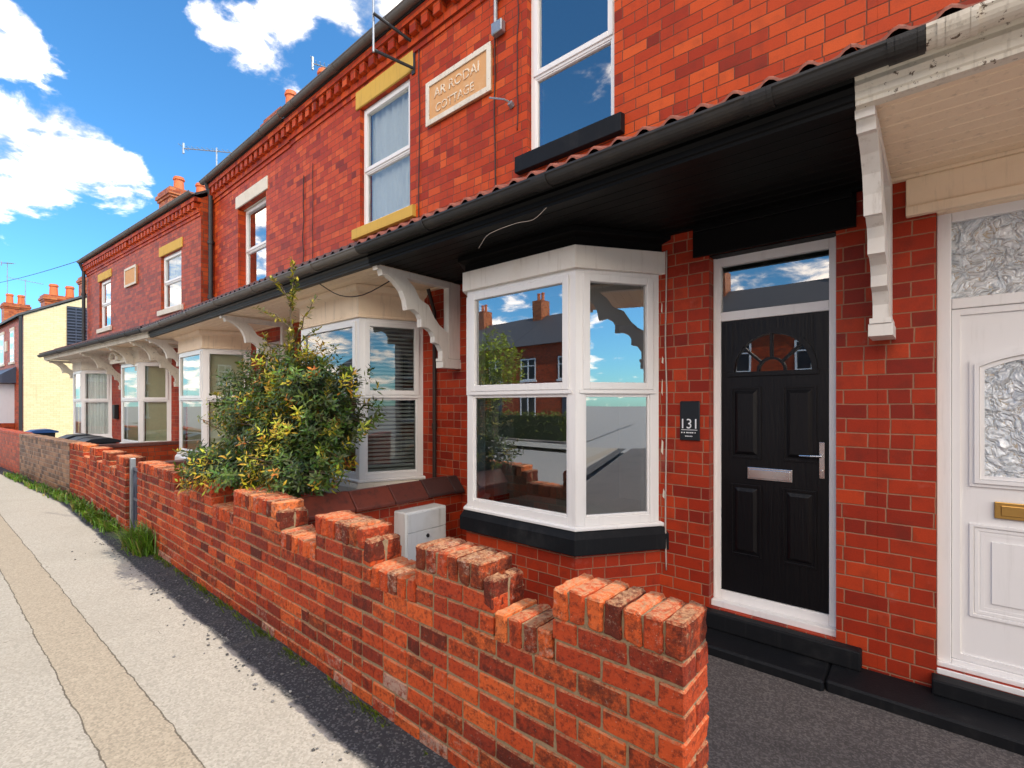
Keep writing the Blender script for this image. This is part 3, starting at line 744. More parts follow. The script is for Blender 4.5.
def house(name, lab, x0, x1, yg, yu, eave, door, bay_hole, wins, base_loc, low='brick_low', up='brick', ridge_y=7.4, ridge_h=2.4, zend=None, ends=(False, False), zc=1.45, plinth=True):
    r = thing('terraced_house', lab, 'house', base_loc, 'terraced houses in the row')
    holes = []
    if door: holes.append((door[0], door[1], -1.5, 1.10))
    if bay_hole: holes.append((bay_hole[0], bay_hole[1], -1.05, 1.25))
    m = MB(); wall_panel(m, x0, x1, GZ-.1, zc, yg, holes, .14)
    lowo = m.build('porch_wall', M[low], r, r)
    m = MB(); wall_panel(m, x0, x1, zc+.001, eave, yu, [(a, b, c, d) for a, b, c, d in wins], .15)
    yb = 11.0
    m.quad((x1, yb, GZ-.1), (x0, yb, GZ-.1), (x0, yb, eave), (x1, yb, eave))
    rz = eave+ridge_h
    for x, e in ((x0, ends[0]), (x1, ends[1])):
        m.add([(x, yu if e else yu+.2, GZ-.1), (x, yb, GZ-.1), (x, yb, eave), (x, ridge_y, rz), (x, yu if e else yu+.2, eave)], [(0, 1, 2, 3, 4)])
    m.quad((x0, yu+.05, eave-.002), (x1, yu+.05, eave-.002), (x1, yb, eave-.002), (x0, yb, eave-.002))
    m.build('wall', M[up], r, r)
    m = room(r, x0+.12, x1-.12, yg+.26, -1.52, 1.27); m.build('room_wall', M['plaster'], r, r)
    m = room(r, x0+.12, x1-.12, yu+.27, 1.5, eave-.05); m.build('bedroom_wall', M['plaster'], r, r)
    roof(r, x0, x1, yu-.12, eave+.02, ridge_y, rz, yb+.1)
    cornice(r, x0, x1, yu, eave)
    return r

# ------------------------------------------------------------------ the houses
YW, YU = 3.7, 3.7
# house with the white door (far right)
hA = house('A', 'brick terraced house with a white front door, cream porch boards and cream gutter', -.27, 2.85, YW, YU, 4.6, (0.0, .86), None, [(1.6, 2.6, 2.42, 4.02)], (1.5, 3.7, GZ), ends=(False, True))
white_door(hA, 0, .86, YW)
upper_window(hA, 1.6, 2.6, 2.42, 4.02, YU, lintel='stone', cur='net')
cA = canopy(hA, -.269, 1.2, YW, 'cream', 'creamold', 'creamold', (.06,), g0=-.0295)
m = MB(); m.box(-.135, 1.0, 3.672, 3.699, 1.145, 1.3115); m.box(-.135, 1.0, 3.650, 3.699, 1.09, 1.1445); m.box(.001, .859, 3.7, 3.76, 1.088, 1.099)
m.build('lintel_board', M['cream'], hA, hA, bev=.006)
bracket(hA, -.238, parent=cA)
m = MB(); m.box(-.02, 1.6, 3.60, 3.70, -1.62, -1.535); m.build('door_plinth', M['blacksill'], hA, hA, bev=.008)
m = MB(); m.cham(-.495, 1.6, 3.38, 3.698, -1.74, -1.622, .012, .002); m.build('step', M['blacksill'], hA, hA)

# 131: black door, black porch
hB = house('B', 'brick terraced house with a black panelled door, black porch boards and number 131', -4.02, -.271, YW, YU, 4.6, (-1.274, -.482), (-3.45, -1.8), [(-3.01, -2.06, 2.42, 4.05)], (-2.1, 3.7, GZ))
lining(hB, (-3.45, -1.8), [(-3.62, YW), (-3.23, 3.14), (-2.075, 3.14), (-1.69, YW)], YW)
bay(hB, [(-3.62, YW), (-3.23, 3.14), (-2.075, 3.14), (-1.69, YW)], YW, z0=-.93, z1=1.025, tz=.10, head='box', lab='white framed bay window with black sill and empty room behind')
upper_window(hB, -3.01, -2.06, 2.42, 4.05, YU, sash=.47, recess=.06, sill='blacksill', sillz=.17, over=.10, proud=.075, lintel='blacksill')
cB = canopy(hB, -4.019, -.2705, YW, 'blackboard', 'black', 'gutter', (-.09, -.62, -1.9, -3.1), g1=-.03)
m = MB(); m.box(-1.385, -.375, 3.672, 3.699, 1.098, 1.311); m.box(-1.273, -.483, 3.7, 3.86, 1.09, 1.0985); m.box(-1.37, -.39, 3.640, 3.671, 1.275, 1.311)
m.build('lintel_board', M['black'], hB, hB, bev=.006)
bracket(hB, -4.0, parent=cB)
# door of 131
y = 3.80; x0, x1 = -1.272, -.484; m = MB(); w = .05
m.box(x0, x0+w, y, y+.06, -1.50, 1.10); m.box(x1-w, x1, y, y+.06, -1.50, 1.10); m.box(x0+w, x1-w, y, y+.06, 1.10-.07, 1.10)
m.box(x0+w, x1-w, y, y+.06, .617, .685); m.box(x0+w, x1-w, y, y+.06, -1.50, -1.39); m.box(x0-.0, x1+.0, y-.06, y-.001, -1.50, -1.455)
m.box(x0+.0, x0+.018, y-.012, y-.0005, -1.454, 1.10); m.box(x1-.018, x1, y-.012, y-.0005, -1.454, 1.10)
a, b, zb, zt = x0+w+.002, x1-w-.002, -1.386, .615; W = b-a; H = zt-zb; yl = y+.012
leaf = MB()
def fz(f): return zt-f*H
def fxx(f): return a+f*W
# solid leaf with a semicircular hole for the fanlight
N = 24; ax0, ax1 = fxx(.115), fxx(.875); acx = (ax0+ax1)/2; ar = (ax1-ax0)/2; azb = fz(.19)
asc = (azb-fz(.052))/ar*-1
asc = (fz(.052)-azb)/ar
arc = [(acx+ar*math.cos(math.pi*i/N), azb+ar*asc*math.sin(math.pi*i/N)) for i in range(N+1)]
leaf.box(a, b, yl, yl+.044, zb, azb)
leaf.box(a, ax0, yl, yl+.044, azb, zt); leaf.box(ax1, b, yl, yl+.044, azb, zt)
for i in range(N):
    p, q = arc[i], arc[i+1]
    leaf.hexa([(q[0], yl, q[1]), (p[0], yl, p[1]), (p[0], yl+.044, p[1]), (q[0], yl+.044, q[1]), (q[0], yl, zt), (p[0], yl, zt), (p[0], yl+.044, zt), (q[0], yl+.044, zt)])
def raised(f0, f1, g0, g1):
    X0, X1, Z0, Z1 = fxx(f0), fxx(f1), fz(g1), fz(g0)
    # recessed groove look: proud rim then bevelled field
    for e, h, wd in ((0, .010, .014),):
        leaf.box(X0, X0+wd, yl-h, yl-.0005, Z0, Z1); leaf.box(X1-wd, X1, yl-h, yl-.0005, Z0, Z1)
        leaf.box(X0+wd, X1-wd, yl-h, yl-.0005, Z0, Z0+wd); leaf.box(X0+wd, X1-wd, yl-h, yl-.0005, Z1-wd, Z1)
    A, B, C, D = X0+.026, X1-.026, Z0+.026, Z1-.026; e = .024
    leaf.hexa([(A, yl-.0005, C), (B, yl-.0005, C), (B, yl-.0005, D), (A, yl-.0005, D), (A+e, yl-.014, C+e), (B-e, yl-.014, C+e), (B-e, yl-.014, D-e), (A+e, yl-.014, D-e)])
raised(.10, .40, .245, .505); raised(.60, .90, .245, .505); raised(.10, .40, .60, .86); raised(.60, .90, .60, .86)
lo = leaf.build('door', M['doorblack'], hB, hB, bev=.003, label='black grained front door with arched fanlight and chrome letter plate')
bmx = bmesh.new(); bmx.from_mesh(lo.data); bmesh.ops.recalc_face_normals(bmx, faces=bmx.faces); bmx.to_mesh(lo.data); bmx.free()
m.build('frame', M['white'], lo, hB, bev=.004)
m = MB(); m.quad((x0+w, y+.03, .685), (x1-w, y+.03, .685), (x1-w, y+.03, 1.03), (x0+w, y+.03, 1.03))
m.build('fanlight_pane', M['glassdoor'], lo, hB)
m = MB(); m.add([(p[0], yl+.02, p[1]) for p in arc], [tuple(range(N, -1, -1))]); m.build('pane', M['glassdoor'], lo, hB)
m = MB()
def arcbar(r0, r1, y0, y1):
    for i in range(N):
        t0, t1 = math.pi*i/N, math.pi*(i+1)/N
        P4 = [(acx+r*math.cos(t), azb+r*asc*math.sin(t)) for r, t in ((r0, t1), (r0, t0), (r1, t0), (r1, t1))]
        m.hexa([(*[P4[0][0]], y0, P4[0][1]), (P4[1][0], y0, P4[1][1]), (P4[1][0], y1, P4[1][1]), (P4[0][0], y1, P4[0][1]),
                (P4[3][0], y0, P4[3][1]), (P4[2][0], y0, P4[2][1]), (P4[2][0], y1, P4[2][1]), (P4[3][0], y1, P4[3][1])])
arcbar(ar-.012, ar+.022, yl-.012, yl+.015); arcbar(.078, .094, yl-.004, yl+.018)
m.box(ax0-.03, ax1+.03, yl-.013, yl+.014, azb-.032, azb-.001)
for t in (R(90), R(42), R(138)):
    dx, dz = math.cos(t), math.sin(t)*asc; nx, nz = -math.sin(t)*.008, math.cos(t)*.008
    r0, r1 = .085, ar-.002
    m.hexa([(acx+dx*r0-nx, yl-.006, azb+dz*r0-nz), (acx+dx*r0+nx, yl-.006, azb+dz*r0+nz), (acx+dx*r0+nx, yl+.017, azb+dz*r0+nz), (acx+dx*r0-nx, yl+.017, azb+dz*r0-nz),
            (acx+dx*r1-nx, yl-.006, azb+dz*r1-nz), (acx+dx*r1+nx, yl-.006, azb+dz*r1+nz), (acx+dx*r1+nx, yl+.017, azb+dz*r1+nz), (acx+dx*r1-nx, yl+.017, azb+dz*r1-nz)])
m.build('glazing_bars', M['doorblack'], lo, hB)
m = MB(); X0, X1, Z1, Z0 = fxx(.27), fxx(.69), fz(.535), fz(.578)
m.box(X0, X1, yl-.010, yl-.001, Z0, Z1); m.box(X0+.012, X1-.012, yl-.018, yl-.0105, Z0+.010, Z1-.012)
m.build('letter_plate', M['chrome'], lo, hB, bev=.003)
m = MB(); hx = fxx(.945); m.box(hx-.015, hx+.015, yl-.010, yl-.001, fz(.555), fz(.435))
m.box(hx-.008, hx+.008, yl-.045, yl-.0105, fz(.485), fz(.475)); m.tube([(hx+.004, yl-.048, fz(.48)), (hx-.06, yl-.05, fz(.481)), (hx-.125, yl-.045, fz(.482))], .008, 8)
m.tube([(hx, yl-.013, fz(.53)), (hx, yl-.0105, fz(.53))], .009, 10)
m.build('handle', M['chrome'], lo, hB, bev=.002)
m = MB(); m.box(-1.42, -.345, 3.612, 3.699, -1.622, -1.502); m.box(-1.272, -.484, 3.699, 3.86, -1.60, -1.5015)
m.build('door_plinth', M['blacksill'], hB, hB, bev=.010)
m = MB(); m.cham(-1.75, -.50, 3.36, 3.698, -1.745, -1.624, .012, .002); m.build('step', M['blacksill'], hB, hB)

# neighbour with the shrub
hC = house('C', 'brick terraced house with ochre upstairs lintel and a shrub before its bay', -7.98, -4.021, YW, YU, 4.6, (-7.75, -6.95), (-6.45, -4.75), [(-5.95, -4.85, 2.40, 4.03)], (-6, 3.7, GZ))
white_door(hC, -7.75, -6.95, YW, .1)
lining(hC, (-6.45, -4.75), [(-6.62, YW), (-6.25, 3.05), (-4.90, 3.05), (-4.62, YW)], YW)
bay(hC, [(-6.62, YW), (-6.25, 3.05), (-4.90, 3.05), (-4.62, YW)], YW, z0=-.85, z1=.97, head='cream', sillm='stone', cur='blind', lab='bay window with slatted blinds behind the shrub')
upper_window(hC, -5.95, -4.85, 2.40, 4.03, YU, sash=.47, recess=.06, sill='ochre', sillz=.15, over=.12, lintel='ochre', lint_h=.24, cur='net', proud=.06)
cC = canopy(hC, -7.979, -4.0205, YW, 'cream', 'gutter', 'guttergrey', (-4.9, -6.4, -7.7), tiles='tiledark')
bracket(hC, -7.98, parent=cC)
# next
hD = house('D', 'brick terraced house with white upstairs lintel and black drainpipe at its end', -11.6, -7.981, YW, YU, 4.58, (-9.22, -8.42), (-11.2, -9.8), [(-10.22, -8.95, 1.94, 3.78)], (-9.8, 3.7, GZ), ends=(True, False))
white_door(hD, -9.22, -8.42, YW, .1)
bay(hD, [(-11.5, YW), (-11.35, 3.05), (-10.02, 3.05), (-9.65, YW)], YW, z0=-.95, z1=1.0, head='cream', sillm='white', cur='roller', lab='bay window with plain pale blind and white sill')
upper_window(hD, -10.22, -8.95, 1.94, 3.78, YU, sash=.55, recess=.14, sill='stone', sillz=.17, over=.14, lintel='stone', lint_h=.23, cur=None, proud=.07)
cD = canopy(hD, -11.599, -7.9805, YW, 'cream', 'gutter', 'guttergrey', (-8.9, -10.4), tiles='tiledark')
bracket(hD, -11.95, parent=cD)
# second block
YU2 = 3.48
hE = house('E', 'brick terraced house with ochre upstairs lintel beyond the drainpipe', -15.7, -11.601, 3.66, YU2, 4.30, (-12.9, -12.1), (-15.1, -13.95), [(-13.8, -12.62, 2.2, 3.46)], (-13.6, 3.6, GZ), up='brick_old', ridge_y=7.0, ridge_h=2.2, ends=(False, True))
white_door(hE, -12.9, -12.1, 3.66, .1)
bay(hE, [(-15.55, 3.66), (-15.3, 3.15), (-14.05, 3.15), (-13.75, 3.66)], 3.66, z0=-.95, z1=.98, head='creamold', sillm='stone', cur='roller', lab='bay window with yellow dotted pale blind')
upper_window(hE, -13.8, -12.62, 2.2, 3.46, YU2, sash=.5, recess=.06, sill='stone', sillz=.13, over=.12, lintel='ochre', lint_h=.22, cur='net')
cE = canopy(hE, -15.699, -11.6005, 3.66, 'cream', 'creamold', 'gutter', (-12.5, -14.2), dy=-.02, tiles='tiledark')
bracket(hE, -12.75, parent=cE, yw=3.66, m='creamold'); bracket(hE, -14.3, parent=cE, yw=3.66, m='creamold')
# carved scroll over its bay
m = MB(); 
for k in range(9):
    t = k/8*math.pi; m.tube([(-15.35+.25*math.cos(t)+dx, 2.98, 1.12+.14*math.sin(t)) for dx in (0, .12)], .035, 8)
m.tube([(-15.0, 2.98, 1.1), (-14.8, 2.98, 1.12)], .06, 10); m.box(-15.7, -14.6, 3.0, 3.06, 1.0, 1.1)
m.build('carved_scroll', M['creamold'], hE, hE)
hF = house('F', 'end brick terraced house of the row with net curtained bay window', -19.9, -15.701, 3.66, YU2, 4.30, (-17.3, -16.55), (-19.6, -18.4), [(-18.6, -17.55, 2.2, 3.58)], (-17.8, 3.6, GZ), up='brick_old', ridge_y=7.0, ridge_h=2.2, ends=(True, False))
white_door(hF, -17.3, -16.55, 3.66, .1)
bay(hF, [(-19.85, 3.66), (-19.7, 3.15), (-18.8, 3.15), (-18.2, 3.66)], 3.66, z0=-.95, z1=.98, head='creamold', sillm='stone', cur='net', lab='bay window with long net curtains')
upper_window(hF, -18.6, -17.55, 2.2, 3.58, YU2, sash=.5, recess=.06, sill='stone', sillz=.13, over=.1, lintel='ochre', lint_h=.22)
cF = canopy(hF, -20.2, -15.7005, 3.66, 'creamold', 'creamold', 'gutter', (-16.2, -18), dy=-.02, tiles='tiledark')
bracket(hF, -16.5, parent=cF, yw=3.66, m='creamold'); bracket(hF, -20.05, parent=cF, yw=3.66, m='creamold')

# eaves gutters, one per house
def eave_gutter(root, x0, x1, y, z, joints):
    m = MB(); gutter_run(m, x0, x1, y, z, .06, joints); return m.build('eaves_gutter', M['guttergrey'], root, root)
for rt, a, b, yu, ev, mm in ((hA, -.27, 2.85, YU, 4.6, None), (hB, -4.019, -.271, YU, 4.6, None), (hC, -7.979, -4.021, YU, 4.6, None), (hD, -11.66, -7.981, YU, 4.58, None), (hE, -15.69, -11.55, YU2, 4.3, None), (hF, -19.95, -15.701, YU2, 4.3, None)):
    eave_gutter(rt, a, b, yu-.175, ev+.075, [a+.4+k*1.25 for k in range(3)])
# drainpipes
def pipe(root, x, y, z0, z1, m='dark', r=.045, off=None):
    mb = MB(); pts = [(x, y, z0), (x, y, z1-.25), (x, y-.09, z1)]
    mb.tube(pts, r, 12)
    z = z0+.3
    while z < z1-.3: mb.tube([(x, y, z), (x, y, z+.07)], r*1.35, 12); z += 1.15
    return mb.build('drainpipe', M[m], root, root)
pipe(hD, -11.50, 3.63, 1.9, 4.62)
pipe(hF, -19.86, 3.40, 1.9, 4.32)
pipe(hC, -4.34, 3.655, GZ, 1.30, 'cable', .022)

# chimneys on the row
chimney(hD, -10.55, -9.6, 4.95, 5.7, 5.3, 6.52, [(-9.83, 5.25)])
chimney(hD, -11.75, -10.95, 4.85, 5.5, 5.3, 6.56, [(-11.13, 5.15)])
chF = chimney(hF, -19.6, -18.6, 4.75+.50, 6.4+.55, 4.9, 7.0, [(-19.1, 5.1+.55), (-19.1, 5.75+.55)], pr=.16, ph=.55)

# name stones
def plaque(root, x0, x1, z0, z1, y, lines, nm='name_stone', carve=True):
    m = MB(); m.cham(x0, x1, y-.03, y+.02, z0, z1, .006, .002)
    o = m.build(nm, M['plaquestone'], root, root)
    f = MB(); wd = .05
    f.box(x0-.01, x0+wd, y-.045, y-.0305, z0-.01, z1+.01); f.box(x1-wd, x1+.01, y-.045, y-.0305, z0-.01, z1+.01)
    f.box(x0+wd, x1-wd, y-.045, y-.0305, z0-.01, z0+wd); f.box(x0+wd, x1-wd, y-.045, y-.0305, z1-wd, z1+.01)
    f.build('border', M['creamold'], o, root, bev=.004)
    return o
def text_mesh(body, size, x, y, z, mat, name, parent, root, ext=.002, sx=1, align='CENTER'):
    cu = bpy.data.curves.new('t', 'FONT'); cu.body = body; cu.size = size; cu.align_x = align; cu.extrude = ext; cu.resolution_u = 3
    ob = bpy.data.objects.new('t', cu); col.objects.link(ob)
    dg = bpy.context.evaluated_depsgraph_get()
    me = bpy.data.meshes.new_from_object(ob.evaluated_get(dg))
    bpy.data.objects.remove(ob); bpy.data.curves.remove(cu)
    rt = ROOT[root.name] if root is not None else Vector((0, 0, 0))
    for v in me.vertices:
        q = v.co.copy(); v.co = Vector((x+q.x*sx, y-q.z, z+q.y))-rt
    me.materials.clear(); me.materials.append(mat)
    o = bpy.data.objects.new(name, me); col.objects.link(o); o.parent = parent
    return o
ps = plaque(hC, -4.49, -3.47, 3.235, 3.72, YU, None)
ps['label'] = 'weathered name stone with flaking white letters'
t1 = text_mesh('AR RODAI', .155, -3.99, YU-.034, 3.505, M['flaking'], 'lettering', ps, hC, .004, 1.02)
t2 = text_mesh('COTTAGE', .135, -4.02, YU-.034, 3.335, M['flaking'], 'lettering', ps, hC, .004, 1.0)
plaque(hE, -16.25, -15.4, 3.08, 3.55, YU2, None)

# things fixed to the walls
m = MB(); m.cham(-1.487, -1.338, 3.682, 3.699, -.275, .022, .003)
pl = tag(m.build('number_sign', M['sign'], loc=(-1.41, 3.70, -.275)), 'black rectangular house number sign reading 131 beside the black door', 'sign')
ROOT[pl.name] = bend((-1.41, 3.70, -.275))
text_mesh('131', .105, -1.415, 3.681, -.185, M['letter'], 'lettering', pl, pl, .001, .95)
m = MB(); m.box(-1.475, -1.352, 3.680, 3.6815, -.198, -.194)
xx = -1.475
while xx < -1.358:
    wd = rnd.uniform(.006, .014); m.box(xx, xx+wd, 3.680, 3.6815, -.221, -.2125); xx += wd+rnd.choice((.003, .003, .010))
xx = -1.445
while xx < -1.39:
    wd = rnd.uniform(.005, .010); m.box(xx, xx+wd, 3.680, 3.6815, -.247, -.240); xx += wd+.003
m.build('small_print', M['letter'], pl, pl)

# gas meter box
gb = thing('meter_box', 'grey white meter box fixed to the low garden wall', 'meter box', (-3.83, 3.05, -1.66))
m = MB(); m.cham(-3.925, -3.735, 2.80, 3.30, -1.66, -1.02, .008); m.build('case', M['box'], gb, gb)
m = MB(); m.box(-3.734, -3.722, 2.815, 3.285, -1.19-.44, -1.215); m.box(-3.734, -3.722, 2.815, 3.285, -1.21, -1.035)
m.build('lid', M['box'], gb, gb, bev=.004)
m = MB(); m.tube([(-3.722, 3.05, -1.27), (-3.712, 3.05, -1.27)], .018, 10); m.build('lock', M['dark'], gb, gb)

# aerial bracket on the wall by the ochre lintel
ae = thing('pole_bracket', 'rusty steel pole bracket and thin mast fixed under the eaves', 'bracket', (-4.78, 3.7, 4.05))
m = MB(); m.box(-4.80, -4.74, 3.685, 3.699, 3.98, 4.42); m.tube([(-4.77, 3.69, 4.05), (-4.95, 3.25, 4.12)], .018, 8); m.tube([(-4.77, 3.69, 4.36), (-4.90, 3.22, 4.50)], .018, 8)
m.build('bracket_arm', M['dark'], ae, ae)
m = MB(); m.tube([(-4.93, 3.24, 4.08), (-4.93, 3.24, 5.6)], .013, 8); m.build('mast', M['galv'], ae, ae)
# junction box and service pipe
jb = thing('junction_box', 'grey electrical junction boxes on a vertical conduit right of the name stone', 'junction box', (-3.40, 3.7, 3.8))
m = MB(); m.tube([(-3.40, 3.67, 3.8), (-3.40, 3.67, 4.25)], .02, 8); m.build('conduit', M['galv'], jb, jb)
m = MB(); m.cham(-3.42, -3.28, 3.62, 3.69, 3.74, 3.86, .006); m.build('case', M['galv'], jb, jb)
m = MB(); m.cham(-3.40, -3.27, 3.62, 3.69, 4.14, 4.24, .006); m.build('case', M['galv'], jb, jb)
hk = MB(); hk.tube([(-3.20, 3.70, 3.0), (-3.24, 3.62, 3.02), (-3.42, 3.60, 3.10)], .009, 6); hk.tube([(-3.20, 3.699, 2.97), (-3.20, 3.66, 2.99)], .03, 8)
tag(hk.build('wall_hook', M['galv'], loc=(-3.20, 3.7, 3.0)), 'small steel wire hook on the bricks left of the open blue window', 'hook')
# cables
def cable(name, pts, r, m, label):
    mb = MB(); P = [Vector(p) for p in pts]; out = []
    for i in range(len(P)-1):
        for k in range(4):
            t = k/4; p0 = P[max(i-1, 0)]; p1 = P[i]; p2 = P[i+1]; p3 = P[min(i+2, len(P)-1)]
            out.append(.5*((2*p1)+(p2-p0)*t+(2*p0-5*p1+4*p2-p3)*t*t+(3*p1-p0-3*p2+p3)*t**3))
    out.append(P[-1]); mb.tube(out, r, 6)
    return tag(mb.build(name, M[m], smooth=True, loc=tuple(P[0])), label, 'cable')
def jx(x, z0, z1, n=7, a=.012, y=3.688): return [(x+rnd.uniform(-a, a), y, z0+(z1-z0)*i/n) for i in range(n+1)]
cable('wall_cable', jx(-3.43, 4.35, 2.0), .007, 'cable', 'dark cable running down the bricks beside the name stone')
cable('wall_cable', jx(-4.66, 4.25, 2.0), .006, 'cable', 'dark cable running down between the name stone and curtained window')
cable('wall_cable', jx(-3.12, 4.3, 2.7), .005, 'cable', 'thin cable looping beside the large upstairs window')
cable('wall_cable', jx(-7.55, 3.6, 1.9, a=.03), .007, 'cable', 'dark cable hanging down the wall right of the white lintel')
cable('wall_cable', jx(-7.25, 3.7, 1.9, a=.02), .005, 'cable', 'second dark cable hanging down left of the ochre lintel')
cable('wall_cable', jx(-1.60, 1.2, -1.3, a=.006), .006, 'palecable', 'pale cable running down the bricks beside the number sign')
cable('hanging_wire', [(-1.95, 2.60, 1.30), (-2.05, 2.585, 1.24), (-2.2, 2.58, 1.25), (-2.45, 2.58, 1.235), (-2.55, 2.60, 1.19), (-2.60, 2.62, 1.17)], .0018, 'palecable', 'loose pale wire hanging from the black porch fascia')
cable('hanging_wire', [(-4.3, 3.05, 1.30), (-4.6, 2.9, 1.16), (-4.9, 2.8, 1.18), (-5.1, 2.66, 1.32)], .006, 'cable', 'loose black wire drooping beneath the cream porch ceiling')
# flaking white paint strip where the bay meets the wall
m = MB(); z = 1.15
while z > -1.0:
    h = rnd.uniform(.03, .22); w_ = rnd.uniform(.004, .016); x = -1.635+rnd.uniform(-.010, .010)
    m.add([(x, 3.697, z), (x+w_, 3.697, z-.02), (x+w_*.8, 3.697, z-h), (x-.006, 3.697, z-h*.8)], [(0, 3, 2, 1)]); z -= h+rnd.uniform(.02, .35)
m.build('paint_streak', M['stone'], hB, hB)

# ------------------------------------------------------------------ boundary walls of real bricks
WY0, WY1 = 1.60, 1.825
CH = .0905; TOPH = -.735; LOWH = -.925
def colr(kind, z, x=0):
    h = rnd.random(); 
    if kind == 'cap': return (.30+.66*h, rnd.choice((.3, .45, .6, .8, .95)), .35+.35*rnd.random())
    low = max(0, 1-(z-GZ)/.45)
    return (rnd.uniform(.05, .90), min(.95, max(.1, rnd.gauss(.52, .20))), .10+.85*low*rnd.random()+(.4 if rnd.random() < .05 else 0))
wear_tex = bpy.data.textures.new('wear', 'CLOUDS'); wear_tex.noise_scale = .045; wear_tex.noise_depth = 3
def wear(o, lv, st):
    a = o.modifiers.new('cuts', 'SUBSURF'); a.subdivision_type = 'SIMPLE'; a.levels = lv; a.render_levels = lv
    d = o.modifiers.new('wear', 'DISPLACE'); d.texture = wear_tex; d.texture_coords = 'GLOBAL'; d.strength = st; d.mid_level = .55
def garden_wall(label, x0, x1, raised_, mid, mat='worn', seed=1, endx1=True, name='garden_wall', flat=False):
    """raised_: list of (xa, xb) full-height runs; mid: small half-height bricks"""
    mb = MB(); mo = MB(); bw = .215; g = .009; capz = .128
    lowtop = LOWH-capz
    def inr(x, lst): return any(a <= x <= b for a, b in lst)
    cuts = sorted(set([x0+.012, x1-.012]+[q for q in (BX,) if x0 < q < x1]))
    for a, b in zip(cuts[:-1], cuts[1:]): mo.box(a, b, WY0+.007, WY1-.007, GZ-.1, lowtop+.004)
    for a, b in raised_: mo.box(a+.012, b-.012, WY0+.008, WY1-.008, lowtop, TOPH-capz+.006)
    ncourse = int((lowtop-GZ)/CH)+2
    row = 0; z = TOPH-capz
    while z > GZ-.06:
        zt_ = z-.0; zb_ = z-CH+g; above = zt_ > lowtop+.02
        for side, (ya, yb) in enumerate(((WY0, WY0+.105), (WY1-.105, WY1))):
            x = x1-(0 if (row+side*0) % 2 == 0 else .107) ; 
            if (row % 2) == 1 and side == 0:
                # quoin header laid through the end
                if not above or inr(x1-.02, raised_): mb.cham(x1-.107+g, x1-g*.5, WY0+rnd.uniform(-.003, .001), WY1, zb_, zt_, .005, .0025, colr('b', z))
            while x > x0:
                L = bw if rnd.random() > .10 else bw*.5
                xa = max(x0, x-L); xm = (xa+x)/2
                spans = [(xa, x)] if not above else [(max(xa, a), min(x, b)) for a, b in raised_ if min(x, b)-max(xa, a) > .02]
                for xa2, xb2 in spans:
                    if xb2-xa2 > .02:
                        mb.cham(xa2+g*.5, xb2-g*.5, ya+rnd.uniform(-.003, .002), yb, zb_+rnd.uniform(-.001, .001), zt_+rnd.uniform(-.001, .001), .005, .0025, colr('b', z), rnd.uniform(-.004, .004))
                x -= L
        z -= CH; row += 1
    capo = MB()
    def caps(a, b, zt_, lst=colr):
        n = max(1, round((b-a)/.079)); w = (b-a)/n
        for i in range(n):
            capo.cham(a+w*i+.004, a+w*(i+1)-.004, WY0-rnd.uniform(-.002, .006), WY1+rnd.uniform(-.004, .008), zt_-capz+.004, zt_+rnd.uniform(-.004, .006), .009, .004, colr('cap', zt_), rnd.uniform(-.02, .02))
        mo.box(a+.006, b-.022, WY0+.012, WY1-.014, zt_-capz-.004, zt_-.014)
    cur = x0
    for a, b in sorted(raised_):
        if a-cur > .05: caps(cur, a, LOWH)
        mids = [q for q in mid if a < (q[0]+q[1])/2 < b+.01]
        e = b
        for q in mids:
            e = q[0]
            capo.cham(q[0]+.003, q[1]-.002, WY0-.003, WY0+.110, TOPH-.06-capz, TOPH-.055, .01, .004, (.2, .9, .4)); capo.cham(q[0]+.003, q[1]-.002, WY0+.118, WY1, TOPH-.06-capz, TOPH-.06, .01, .004, (.5, .8, .5))
            mo.box(q[0]+.008, q[1]-.008, WY0+.01, WY1-.01, TOPH-capz-.10, TOPH-.075)
        caps(a, e, TOPH); cur = b
    if x1-cur > .05: caps(cur, x1, LOWH)
    r = thing(name, label, 'garden wall', ((x0+x1)/2, WY0, GZ))
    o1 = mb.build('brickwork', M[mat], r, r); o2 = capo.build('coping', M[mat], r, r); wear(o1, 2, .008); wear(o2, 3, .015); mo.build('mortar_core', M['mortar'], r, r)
    return r
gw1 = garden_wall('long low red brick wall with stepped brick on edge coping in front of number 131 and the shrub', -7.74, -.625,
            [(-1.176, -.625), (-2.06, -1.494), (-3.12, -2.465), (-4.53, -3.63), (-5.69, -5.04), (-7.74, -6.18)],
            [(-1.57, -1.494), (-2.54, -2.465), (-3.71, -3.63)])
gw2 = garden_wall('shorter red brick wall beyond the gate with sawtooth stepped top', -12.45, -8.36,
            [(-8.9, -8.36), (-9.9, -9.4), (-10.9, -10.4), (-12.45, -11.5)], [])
# sooty buff wall, then a far red one
def plain_wall(label, x0, x1, mat, top=TOPH, y0=WY0, y1=WY1):
    r = thing('garden_wall', label, 'garden wall', ((x0+x1)/2, y0, GZ))
    m = MB(); m.box(x0, x1, y0, y1, GZ-.05, top-.08); m.build('brickwork', M[mat], r, r)
    m = MB(); n = int((x1-x0)/.23)
    for i in range(n):
        a = x0+(x1-x0)*i/n; m.cham(a+.004, a+(x1-x0)/n-.004, y0-.01, y1+.01, top-.078, top+rnd.uniform(-.006, .006), .006, .003)
    m.build('coping', M[mat], r, r)
    return r
plain_wall('sooty buff brick front wall with flat top before the black bins', -17.1, -12.47, 'brick_buff')
plain_wall('farthest plain red brick front wall at the left edge', -27, -17.12, 'brick_old', TOPH+.02)

plain_wall('plain red front wall of the white door house', .9, 2.85, 'brick_old', TOPH)
